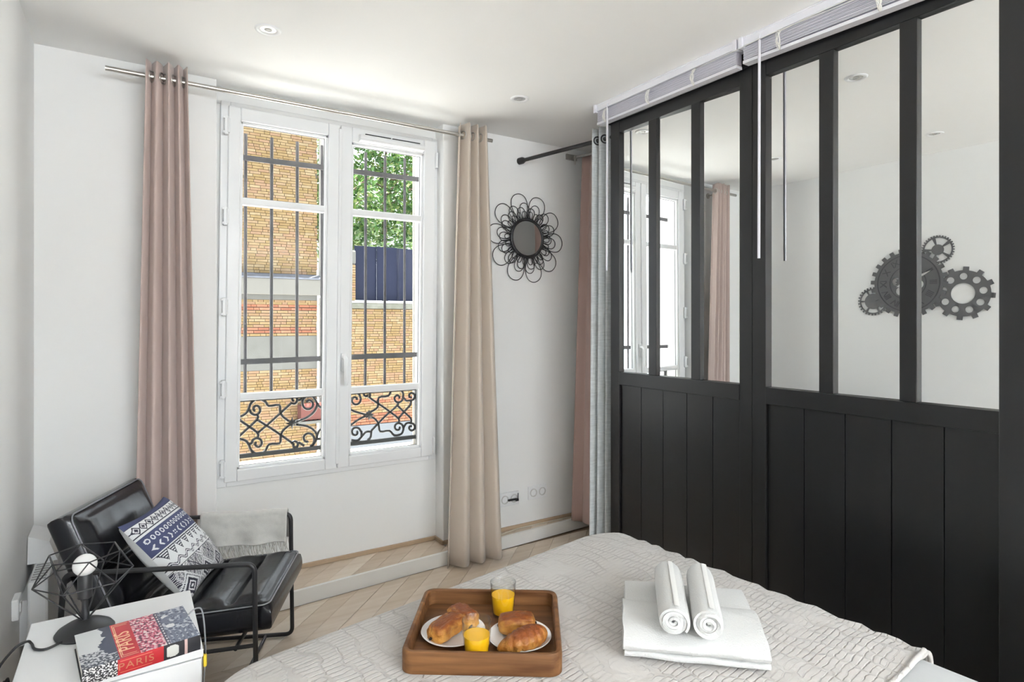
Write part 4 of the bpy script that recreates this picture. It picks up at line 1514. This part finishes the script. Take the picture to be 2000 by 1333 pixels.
# throw over the far arm
M_throw = mat('grey_wool_throw', (.52, .51, .48), .95, sheen=.3, bump=((350, 350, 350), .35, .002), var=((60, 60, 60), (.48, .47, .445)))
thr = thing('throw_blanket', 'light grey fringed throw hanging over the far arm of the armchair', 'throw', chair_pt(.07, YS, .30), CA)
def throw_pt(u, v):
    x = -.17 + u * .35
    s = (v - .5) * 2
    r = .0135
    drop = .118
    tot = drop + r * PI / 2
    d = abs(s) * tot
    sg = math.copysign(1, s)
    if d < r * PI / 2:
        a = d / r
        yy, zz = sg * r * math.sin(a), r * math.cos(a)
    else:
        yy, zz = sg * (r + .018 * (d - r * PI / 2) / drop), -(d - r * PI / 2)
    k = max(0, (d - .02)) / drop
    yy += .010 * k * math.sin(u * 15 + 1) * (1 if s < 0 else .6) + .004 * nz(u * 6, v * 8, 2)
    return Vector((x, yy, .532 - .30 + zz + .003 * math.sin(u * 9) + .004 * u))
m = MB()
m.grid(throw_pt, 50, 60)
o = m.build('cloth', M_throw, thr, True, local=True)
mod_solid(o, .004, 1)
fr = MB()
for s_ in (0.0, 1.0):
    for k in range(64):
        u = (k + .5) / 64
        p = throw_pt(u, s_)
        dx, l_ = random.uniform(-.006, .006) + (.008 if s_ == 0 else 0), random.uniform(.035, .055)
        fr.tube([p, p + Vector((dx * .5, -.003 if s_ == 0 else .003, -l_ * .5)), p + Vector((dx * 1.6, -.008 if s_ == 0 else .004, -l_))], .0013, 5)
q = fr.build('fringe', M_throw, thr, True, local=True)
q['kind'] = 'stuff'

# ------------------------------------------------------------------ panel heater on the left wall, sockets, cables
ht = thing('panel_heater', 'white electric panel heater on the wall behind the armchair', 'heater', (-.285, 2.88, .12))
MB().box(-.305, -.245, 2.70, 3.06, .10, .435, .008).build('body', M_white, ht)
h = MB()
h.raw([(-.327, 2.90, .435), (-.235, 2.90, .435), (-.235, 3.085, .435), (-.327, 3.085, .435), (-.327, 2.92, .535), (-.262, 2.92, .505), (-.262, 3.085, .505), (-.327, 3.085, .535)],
      [(0, 3, 2, 1), (4, 5, 6, 7), (0, 1, 5, 4), (1, 2, 6, 5), (2, 3, 7, 6), (3, 0, 4, 7)])
h.build('control_box', M_white, ht)
MB().box(-.33, -.305, 2.74, 3.02, .2, .36).build('wall_mount', M_white, ht)
for k in range(7):
    MB().box(-.296, -.254, 2.715 + k * .026, 2.727 + k * .026, .4345, .4365).build('vent', mat('heater_slot', (.35, .35, .35), .6), ht)
sk = thing('wall_switch', 'white junction box low on the left wall beside the heater', 'switch', (-.32, 2.59, .40))
MB().box(-.3295, -.310, 2.555, 2.625, .365, .435, .004).build('plate', M_white, sk)
MB().box(-.311, -.307, 2.575, 2.605, .385, .415, .002).build('rocker', M_white, sk)
pts = []
for k in range(60):
    a = k / 60 * 2 * PI * 3.5
    pts.append((-.312 + .006 * math.sin(a * .7), 2.30 + .035 * math.cos(a), .20 + .075 * math.sin(a) + .004 * k / 10))
cc = MB().tube(pts, .004, 7)
tag(cc.build('cable_coil', M_blackmetal, None, True), 'coil of black cable against the left wall behind the cabinet', 'cable')

def socket(xc, zc, label, plug):
    s = thing('power_socket', label, 'socket', (xc, YB, zc), 0, 'double power sockets')
    MB().box(-.071, .071, -.010, 0, -.042, .042, .004).build('plate', M_white, s, local=True)
    for sx in (-.034, .034):
        MB().lathe([(.026, 0), (.026, .004), (.020, .004), (.019, -.004), (0, -.004)], 24, (0, 0, 0),
                   Matrix.Translation((sx, -.010, 0)) @ Matrix.Rotation(PI / 2, 4, 'X')).build('outlet', mat('socket_well', (.60, .60, .59), .4), s, True, 40, local=True)
        for (a, b_) in ((-.008, -.003), (.008, -.003), (0, .010)):
            MB().lathe([(0, .001), (.0028, .001), (.0028, -.0015), (0, -.0015)], 10, (0, 0, 0),
                       Matrix.Translation((sx + a, -.0078, b_)) @ Matrix.Rotation(PI / 2, 4, 'X')).build('hole', M_blackmetal, s, local=True)
    if plug:
        p = MB().box(-.016, .050, -.026, -.0105, -.010, .002, .004)
        p.box(.030, .050, -.040, -.026, -.012, .004, .003)
        p.tube([(.046, -.034, .0), (.047, -.034, .036)], .003, 6)
        p.build('adaptor', M_blackmetal, s, local=True)
socket(1.973, .263, 'white double socket with a small black plug low on the window wall', True)
socket(2.186, .275, 'empty white double socket low on the window wall near the pink curtain', False)
cbl = MB().tube(catmull([(1.80, 3.085, .075), (1.88, 3.07, .0745), (1.96, 3.085, .0745), (2.04, 3.100, .0745), (2.25, 3.103, .0745), (2.52, 3.10, .0745)], 6), .003, 6)
tag(cbl.build('floor_cable', mat('cream_cable', (.70, .66, .56), .5), None, True), 'thin cream cable lying along the step by the sockets', 'cable')

# ------------------------------------------------------------------ curtains and rods
def rod(name, label, a, b_, r, m, caps=None, extra=None):
    t = thing(name, label, 'curtain rod', a)
    MB().tube([a, b_], r, 14).build('pole', m, t, True, 40)
    return t
r1_ = rod('curtain_rod', 'long brushed steel curtain rod across the window recess', (-.085, 3.0, 2.413), (1.782, 3.0, 2.414), .0105, M_chrome)
for x in (.135, 1.64):
    bb = MB().tube([(x, 3.0, 2.40), (x, 3.06, 2.40), (x, YB, 2.40)], .006, 8)
    bb.tube([(x, YB - .006, 2.40), (x, YB, 2.40)], .022, 16)
    bb.build('bracket', M_chrome, r1_, True, 40)
r2_ = rod('tension_rod', 'black tension rod running from the window wall to the mirror doors', (2.05, YB, 2.36), (2.215, 2.40, 2.36), .0115, M_blackmetal)
dv = (Vector((2.215, 2.40, 2.36)) - Vector((2.05, YB, 2.36))).normalized()
a_ = Vector((2.05, YB, 2.36))
MB().tube([a_, a_ + dv * .03, a_ + dv * .05], [.021, .021, .0125], 16).build('end_cap', M_blackmetal, r2_, True, 40)
MB().tube([a_ + dv * .40, a_ + dv * .739], .0095, 12).build('inner_tube', M_blackmetal, r2_, True, 40)

def curtain(name, label, top, bot, ztop, zbot, folds, amp_t, amp_b, material, phase, rod_z, lateral=None, skew=None, group=None, eye=M_chrome, eyelets=True, prof=1.0):
    """top/bot: ((x0,y0),(x1,y1)) line the pleats follow at the top and at the hem"""
    t = thing(name, label, 'curtain', (bot[0][0] * .5 + bot[1][0] * .5, bot[0][1] * .5 + bot[1][1] * .5, zbot), 0, group)
    T0, T1 = Vector((*top[0], 0)), Vector((*top[1], 0))
    B0, B1 = Vector((*bot[0], 0)), Vector((*bot[1], 0))
    def fn(u, v):
        z = ztop + (zbot - ztop) * v
        k = v ** prof
        a, b__ = T0.lerp(B0, k), T1.lerp(B1, k)
        d = (b__ - a).normalized()
        nn_ = Vector((d.y, -d.x, 0))
        ph = 2 * PI * folds * u + phase + .5 * math.sin(2 * PI * u + phase) + .35 * nz(u * 4, v * 1.2, phase) * k
        am = (amp_t + (amp_b - amp_t) * k) * (.8 + .35 * nz(u * 5, phase))
        sway = .75 * math.sin(2 * ph + .6) * am
        lam = (b__ - a).length / folds
        p = a.lerp(b__, u) + nn_ * (am * math.sin(ph)) + d * (sway * .12 - .85 * lam / (2 * PI) * math.cos(ph))
        return Vector((p.x, p.y, z + .002 * math.sin(ph)))
    m = MB()
    m.grid(fn, folds * 22, 36)
    o = m.build('fabric', material, t, True)
    mod_solid(o, .003, 0)
    if eyelets:
        ne = folds * 2
        for k in range(ne):
            # the rod pierces the cloth where the pleat crosses it
            best, bu = 9, 0
            for q in range(41):
                u = (k + q / 40) / ne
                p = fn(u, 0)
                c = T0.lerp(T1, u)
                dd = (Vector((p.x, p.y, 0)) - c).length
                if dd < best:
                    best, bu = dd, u
            p, p2 = fn(min(1, bu + .01), .03), fn(max(0, bu - .01), .03)
            tan = (p - p2)
            tan.z = 0
            tan.normalize()
            c = fn(bu, .03)
            c.z = rod_z
            ring = [c + tan * (.022 * math.cos(2 * PI * q / 24)) + Vector((0, 0, .022 * math.sin(2 * PI * q / 24))) for q in range(24)]
            MB().tube(ring, .0042, 6, True).build('eyelet', eye, t, True)
    return t, fn
M_pink = mat('mauve_curtain', (.50, .395, .36), .8, sheen=.3, bump=((260, 260, 160), .12, .002))
M_beige = mat('beige_curtain', (.54, .465, .395), .8, sheen=.3, bump=((260, 260, 160), .12, .002))
M_grey = mat('silver_grey_curtain', (.56, .59, .60), .5, sheen=.4, bump=((60, 60, 260), .22, .003), var=((18, 18, 120), (.45, .475, .485)))
M_rose = mat('dusty_pink_curtain', (.45, .315, .28), .85, sheen=.3, bump=((260, 260, 160), .12, .002))
curtain('window_curtain', 'mauve eyelet curtain hanging left of the window behind the armchair', ((.060, 3.0), (.215, 3.0)), ((.015, 3.035), (.265, 3.035)), 2.472, .085, 4, .042, .050, M_pink, 1.0, 2.413, group='pair of window curtains')
curtain('window_curtain', 'beige eyelet curtain hanging right of the window', ((1.560, 3.0), (1.725, 2.99)), ((1.445, 2.945), (1.780, 2.93)), 2.475, .012, 3, .045, .055, M_beige, 2.2, 2.414, group='pair of window curtains')
curtain('doorway_curtain', 'silver grey eyelet curtain on the black tension rod beside the mirror doors', ((2.180, 2.555), (2.212, 2.425)), ((2.150, 2.545), (2.200, 2.425)), 2.425, .012, 3, .028, .034, M_grey, .5, 2.36, eye=M_blackmetal)
t_, f_ = curtain('side_curtain', 'dusty pink curtain in the far corner behind the grey one', ((2.500, 3.08), (2.57, 2.66)), ((2.392, 3.07), (2.55, 2.62)), 2.455, .076, 2, .018, .022, M_rose, 2.6, 2.43, eyelets=False)
r3_ = rod('side_rod', 'short steel rail carrying the dusty pink curtain in the corner', (2.472, 3.112, 2.44), (2.60, 2.50, 2.44), .009, M_chrome)
q = MB().box(2.415, 2.505, YB - .012, YB, 2.425, 2.462, .003)
q.tube([(2.475, YB - .006, 2.44), (2.455, YB - .05, 2.44)], .008, 8)
q.tube([(2.455, YB - .05, 2.442), (2.455, YB - .05, 2.385)], .005, 8)
q.build('bracket', M_chrome, r3_, True, 40)

# ------------------------------------------------------------------ flower mirror
FX, FZ = 2.096, 1.880
fm = thing('flower_mirror', 'round mirror with a black wire flower frame on the window wall', 'mirror', (FX, YB, FZ))
MB().lathe([(0, 0.030), (.04, .0292), (.08, .0268), (.108, .0240), (.108, .016), (0, .016)], 56, (0, 0, 0), Matrix.Rotation(PI / 2, 4, 'X')).build('glass', M_mirror, fm, True, 30, local=True)
MB().tube([(.117 * math.cos(2 * PI * k / 64), -.021, .117 * math.sin(2 * PI * k / 64)) for k in range(64)], .0105, 10, True).build('ring', M_blackmetal, fm, True, local=True)
def petal_mesh(L_, W_, y0):
    pts = []
    for k in range(37):
        t = k / 36
        a = -PI * .82 + t * 2 * PI * .82
        x = .110 + L_ * (.5 + .5 * math.cos(a) * 1.0)
        z = W_ * math.sin(a) * (.55 + .45 * (.5 + .5 * math.cos(a)))
        pts.append((x, y0, z))
    return MB().tube(pts, .0025, 6).mesh('wire_loop', M_blackmetal, True)
for (n_, L_, W_, y0, ph) in ((10, .170, .074, -.014, .1), (14, .110, .042, -.020, .25), (22, .058, .020, -.026, 0.0), (14, .085, .034, -.010, .0)):
    me = petal_mesh(L_, W_, y0)
    for k in range(n_):
        inst(me, 'wire_loop', fm, (0, 0, 0), (0, 2 * PI * (k + ph) / n_, 0), (1, 1, 1), False)

# ------------------------------------------------------------------ blinds above the mirror doors
M_slat = mat('pale_blind_slat', (.58, .57, .64), .45)
M_rail = mat('blind_rail', (.74, .74, .79), .35)
M_cordw = mat('white_cord', (.80, .79, .76), .8)
M_wand = glass_mat('clear_wand', (.80, .80, .84), .1, 2.0)
def blind(label, y0, y1, wand_y, wand_z, ties, sag):
    b = thing('venetian_blind', label, 'blind', (2.09, (y0 + y1) / 2, HC), 0, 'raised venetian blinds')
    m = MB()
    m.box(2.072, 2.122, y0, y1, HC - .034, HC - .002, .002)
    m.box(2.068, 2.074, y0, y1, HC - .006, HC - .001, .001)
    m.build('head_rail', M_rail, b)
    for yy in (y0 - .0005, y1 - .0175):
        MB().box(2.062, 2.124, yy, yy + .018, HC - .042, HC, .002).build('end_bracket', M_rail, b)
    ns_ = 15
    for k in range(ns_):
        z = HC - .042 - k * .0033
        d = sag * (k / ns_)
        pts_v = []
        seg = 12
        m = MB()
        for s in range(seg + 1):
            y = y0 + .012 + (y1 - y0 - .024) * s / seg
            zz = z - d * (1 - s / seg) ** 1.4 + .0006 * nz(s * .7, k)
            xo = 2.079 + .0012 * ((k * 7) % 3)
            pts_v += [(xo, y, zz), (xo, y, zz + .0025), (2.116, y, zz + .0025), (2.116, y, zz)]
        fs = []
        for s in range(seg):
            for q in range(4):
                a = s * 4 + q
                b2 = s * 4 + (q + 1) % 4
                fs.append((a, b2, b2 + 4, a + 4))
        fs += [(0, 1, 2, 3), tuple(range(seg * 4 + 3, seg * 4 - 1, -1))]
        m.raw(pts_v, fs)
        m.build('slat', M_slat, b)
    m = MB()
    zb = HC - .042 - ns_ * .0033
    for (ya, yb) in ((y0 + .01, y1 - .01),):
        d0, d1 = sag, 0
        m.raw([(2.079, ya, zb - d0 - .012), (2.116, ya, zb - d0 - .012), (2.116, yb, zb - d1 - .012), (2.079, yb, zb - d1 - .012),
               (2.079, ya, zb - d0), (2.116, ya, zb - d0), (2.116, yb, zb - d1), (2.079, yb, zb - d1)],
              [(0, 3, 2, 1), (4, 5, 6, 7), (0, 1, 5, 4), (1, 2, 6, 5), (2, 3, 7, 6), (3, 0, 4, 7)])
    m.build('bottom_rail', M_rail, b)
    for ty in ties:
        frac = 1 - (ty - y0) / (y1 - y0)
        zl = zb - .014 - sag * frac ** 1.4
        m = MB()
        for k in range(9):
            a0 = random.uniform(-.010, .010)
            pts = [(2.079, ty + a0, HC - .036), (2.068, ty + a0 + random.uniform(-.007, .007), HC - .05), (2.062, ty + random.uniform(-.012, .012), (HC - .05 + zl) / 2 + random.uniform(-.012, .012)),
                   (2.066, ty + random.uniform(-.009, .009), zl + .012), (2.078, ty + random.uniform(-.004, .004), zl)]
            m.tube(catmull(pts, 5), .0013, 5)
        m.build('cord_loops', M_cordw, b, True)
    if wand_y:
        MB().tube([(2.066, wand_y, HC - .045), (2.062, wand_y, wand_z)], .0055, 8).build('wand', mat('translucent_wand', (.66, .65, .70), .2), b, True, 40)
        MB().tube([(2.072, wand_y, HC - .02), (2.064, wand_y, HC - .03), (2.066, wand_y, HC - .05)], .003, 6).build('wand_hook', M_rail, b, True)
    return b
blind('raised venetian blind over the far mirror door', 1.545, 2.425, 2.32, 1.62, (2.345, 2.04, 1.77), .004)
bb2 = blind('raised venetian blind over the near mirror door with sagging slats', .62, 1.535, 1.440, 1.605, (1.36, 1.00), .030)
MB().tube(catmull([(2.058, 1.72, 2.452), (2.056, 1.55, 2.452), (2.055, 1.40, 2.455), (2.055, 1.2, 2.448), (2.055, 1.0, 2.44)], 6), .0014, 5).build('pull_cord', M_cordw, bb2, True)
MB().tube(catmull([(2.058, 1.36, 2.45), (2.056, 1.2, 2.455), (2.055, 1.0, 2.45), (2.055, .7, 2.445)], 6), .0014, 5).build('pull_cord', M_cordw, bb2, True)

# ------------------------------------------------------------------ gear wall clock (seen in the mirror panes)
M_gear = mat('charcoal_gear', (.125, .125, .13), .55)
M_gear2 = mat('charcoal_relief', (.06, .06, .064), .6)
def gear_poly(R, teeth, depth, frac=.5):
    out = []
    for k in range(teeth):
        for (q, rr) in ((0, R - depth), (.12, R), (.12 + frac * .76, R), (frac, R - depth)):
            pass
        a0 = 2 * PI * k / teeth
        st_ = 2 * PI / teeth
        w_ = frac * st_
        for q in range(3):
            out.append((R - depth, a0 + w_ + (st_ - w_) * q / 2))
        out.append((R, a0 + st_ + w_ * .08))
        out.append((R, a0 + st_ + w_ * .92))
    return [(r * math.cos(a), r * math.sin(a)) for r, a in out]
def circ(r, cx=0, cy=0, n=40):
    return [(cx + r * math.cos(2 * PI * k / n), cy + r * math.sin(2 * PI * k / n)) for k in range(n)]
def sector(r0, r1, a0, a1, n=10):
    o_ = [(r1 * math.cos(a0 + (a1 - a0) * k / n), r1 * math.sin(a0 + (a1 - a0) * k / n)) for k in range(n + 1)]
    i_ = [(r0 * math.cos(a1 - (a1 - a0) * k / n), r0 * math.sin(a1 - (a1 - a0) * k / n)) for k in range(n + 1)]
    return o_ + i_
def plate2d(loops, half, name, m):
    c = bpy.data.curves.new(name, 'CURVE')
    c.dimensions = '2D'
    c.fill_mode = 'BOTH'
    c.extrude = half
    for lp in loops:
        s = c.splines.new('POLY')
        s.points.add(len(lp) - 1)
        for p, (x, y) in zip(s.points, lp):
            p.co = (x, y, 0, 1)
        s.use_cyclic_u = True
    o = bpy.data.objects.new(name, c)
    col.objects.link(o)
    dg = bpy.context.evaluated_depsgraph_get()
    dg.update()
    me = bpy.data.meshes.new_from_object(o.evaluated_get(dg))
    bpy.data.objects.remove(o)
    bpy.data.curves.remove(c)
    me.materials.clear()
    me.materials.append(m)
    return me
CY, CZ = 1.945, 1.628
clk = thing('gear_wall_clock', 'charcoal metal wall clock made of four gears reflected in the mirrors', 'clock', (WL, CY, CZ))
# clock plane: local 2D x runs along +Y of the room, y is up, front faces +X
def onwall(me, name, dy, dz, off, parent=clk):
    o = bpy.data.objects.new(name, me)
    col.objects.link(o)
    o.parent = parent
    Mx = Matrix(((0, 0, 1, off), (1, 0, 0, dy), (0, 1, 0, dz), (0, 0, 0, 1)))
    o.matrix_local = Mx
    return o
holes = []
for k in range(6):
    a = math.radians(10 + 60 * k)
    holes.append(circ(.030, .072 * math.cos(a), .072 * math.sin(a), 24))
main = onwall(plate2d([gear_poly(.245, 24, .026)] + holes, .002, 'main_gear', M_gear), 'main_gear', 0, 0, .012)
onwall(plate2d([circ(.200, 0, 0, 64), circ(.194, 0, 0, 64)], .0015, 'dial_line', M_gear2), 'dial_line', 0, 0, .0150)
onwall(plate2d([circ(.118, 0, 0, 64), circ(.113, 0, 0, 64)], .0015, 'dial_line', M_gear2), 'dial_line', 0, 0, .0150)
NUM = ['XII', 'I', 'II', 'III', 'IIII', 'V', 'VI', 'VII', 'VIII', 'IX', 'X', 'XI']
for k, s in enumerate(NUM):
    me = text_mesh(s, .062, .001, M_gear2, 'numeral', .85)
    a = PI / 2 + 2 * PI * k / 12                       # seen from the room, clockwise
    rot = a - PI / 2
    o = bpy.data.objects.new('numeral', me)
    col.objects.link(o)
    o.parent = clk
    Mx = Matrix(((0, 0, 1, .0152), (1, 0, 0, .156 * math.cos(a) * 1), (0, 1, 0, .156 * math.sin(a)), (0, 0, 0, 1)))
    o.matrix_local = Mx @ Matrix.Rotation(rot, 4, 'Z')
seg3 = [sector(.040, .078, math.radians(20 + 120 * k), math.radians(108 + 120 * k)) for k in range(3)]
onwall(plate2d([gear_poly(.098, 34, .009, .5)] + [sector(.036, .080, math.radians(8 + 72 * k), math.radians(66 + 72 * k)) for k in range(5)], .002, 'gear', M_gear), 'gear', -.182, .215, .007)
onwall(plate2d([gear_poly(.176, 12, .024, .42), circ(.068, 0, 0, 40)] + [circ(.022, .112 * math.cos(2 * PI * (k + .3) / 9), .112 * math.sin(2 * PI * (k + .3) / 9), 20) for k in range(9)], .002, 'gear', M_gear), 'gear', -.325, -.085, .007)
onwall(plate2d([gear_poly(.104, 28, .012, .5)] + [sector(.056, .084, math.radians(5 + 60 * k), math.radians(56 + 60 * k)) for k in range(6)], .002, 'gear', M_gear), 'gear', .232, -.122, .007)
onwall(plate2d([gear_poly(.042, 14, .007, .5)], .002, 'pinion', M_gear), 'pinion', .035, .005, .016)
M_hand = mat('silver_hand', (.78, .78, .76), .3, .6)
for (ln, a, w_) in ((.165, math.radians(152), .007), (.075, math.radians(-20), .009)):
    me = MB().raw([(-.02, -w_ / 2, 0), (ln * .7, -w_, 0), (ln, 0, 0), (ln * .7, w_, 0), (-.02, w_ / 2, 0), (-.02, -w_ / 2, .002), (ln * .7, -w_, .002), (ln, 0, .002), (ln * .7, w_, .002), (-.02, w_ / 2, .002)],
                  [(4, 3, 2, 1, 0), (5, 6, 7, 8, 9)] + [(i, (i + 1) % 5, 5 + (i + 1) % 5, 5 + i) for i in range(5)]).mesh('hand', M_hand)
    o = bpy.data.objects.new('hand', me)
    col.objects.link(o)
    o.parent = clk
    o.matrix_local = Matrix(((0, 0, 1, .020), (1, 0, 0, 0), (0, 1, 0, 0), (0, 0, 0, 1))) @ Matrix.Rotation(a, 4, 'Z')
MB().box(0, .010, -.05, .05, -.05, .05).build('movement', M_gear2, clk, local=True)

# ------------------------------------------------------------------ ceiling spotlights
M_bulbg = mat('spot_lens', (.45, .45, .44), .25)
M_cup = mat('spot_reflector', (.62, .62, .60), .25, .8)
for (x, y, lb) in ((.456, 2.479, 'recessed ceiling spotlight above the armchair side of the window'), (1.682, 2.555, 'recessed ceiling spotlight near the right window curtain'),
                   (1.43, 1.46, 'recessed ceiling spotlight above the foot of the bed seen in the mirror'), (.155, 1.606, 'recessed ceiling spotlight near the left wall seen in the mirror')):
    t = thing('recessed_spotlight', lb, 'spotlight', (x, y, HC), 0, 'recessed ceiling spotlights')
    MB().lathe([(.030, -.001), (.033, -.004), (.044, -.006), (.048, -.003), (.049, 0)], 40).build('trim_ring', M_white, t, True, 50, local=True)
    MB().lathe([(0, -.0008), (.012, -.0010), (.022, -.0016), (.030, -.0012)], 32).build('reflector', M_cup, t, True, local=True)
    MB().lathe([(0, -.0042), (.010, -.0038), (.014, -.0020), (.014, -.0009)], 24).build('lens', M_bulbg, t, True, 50, local=True)
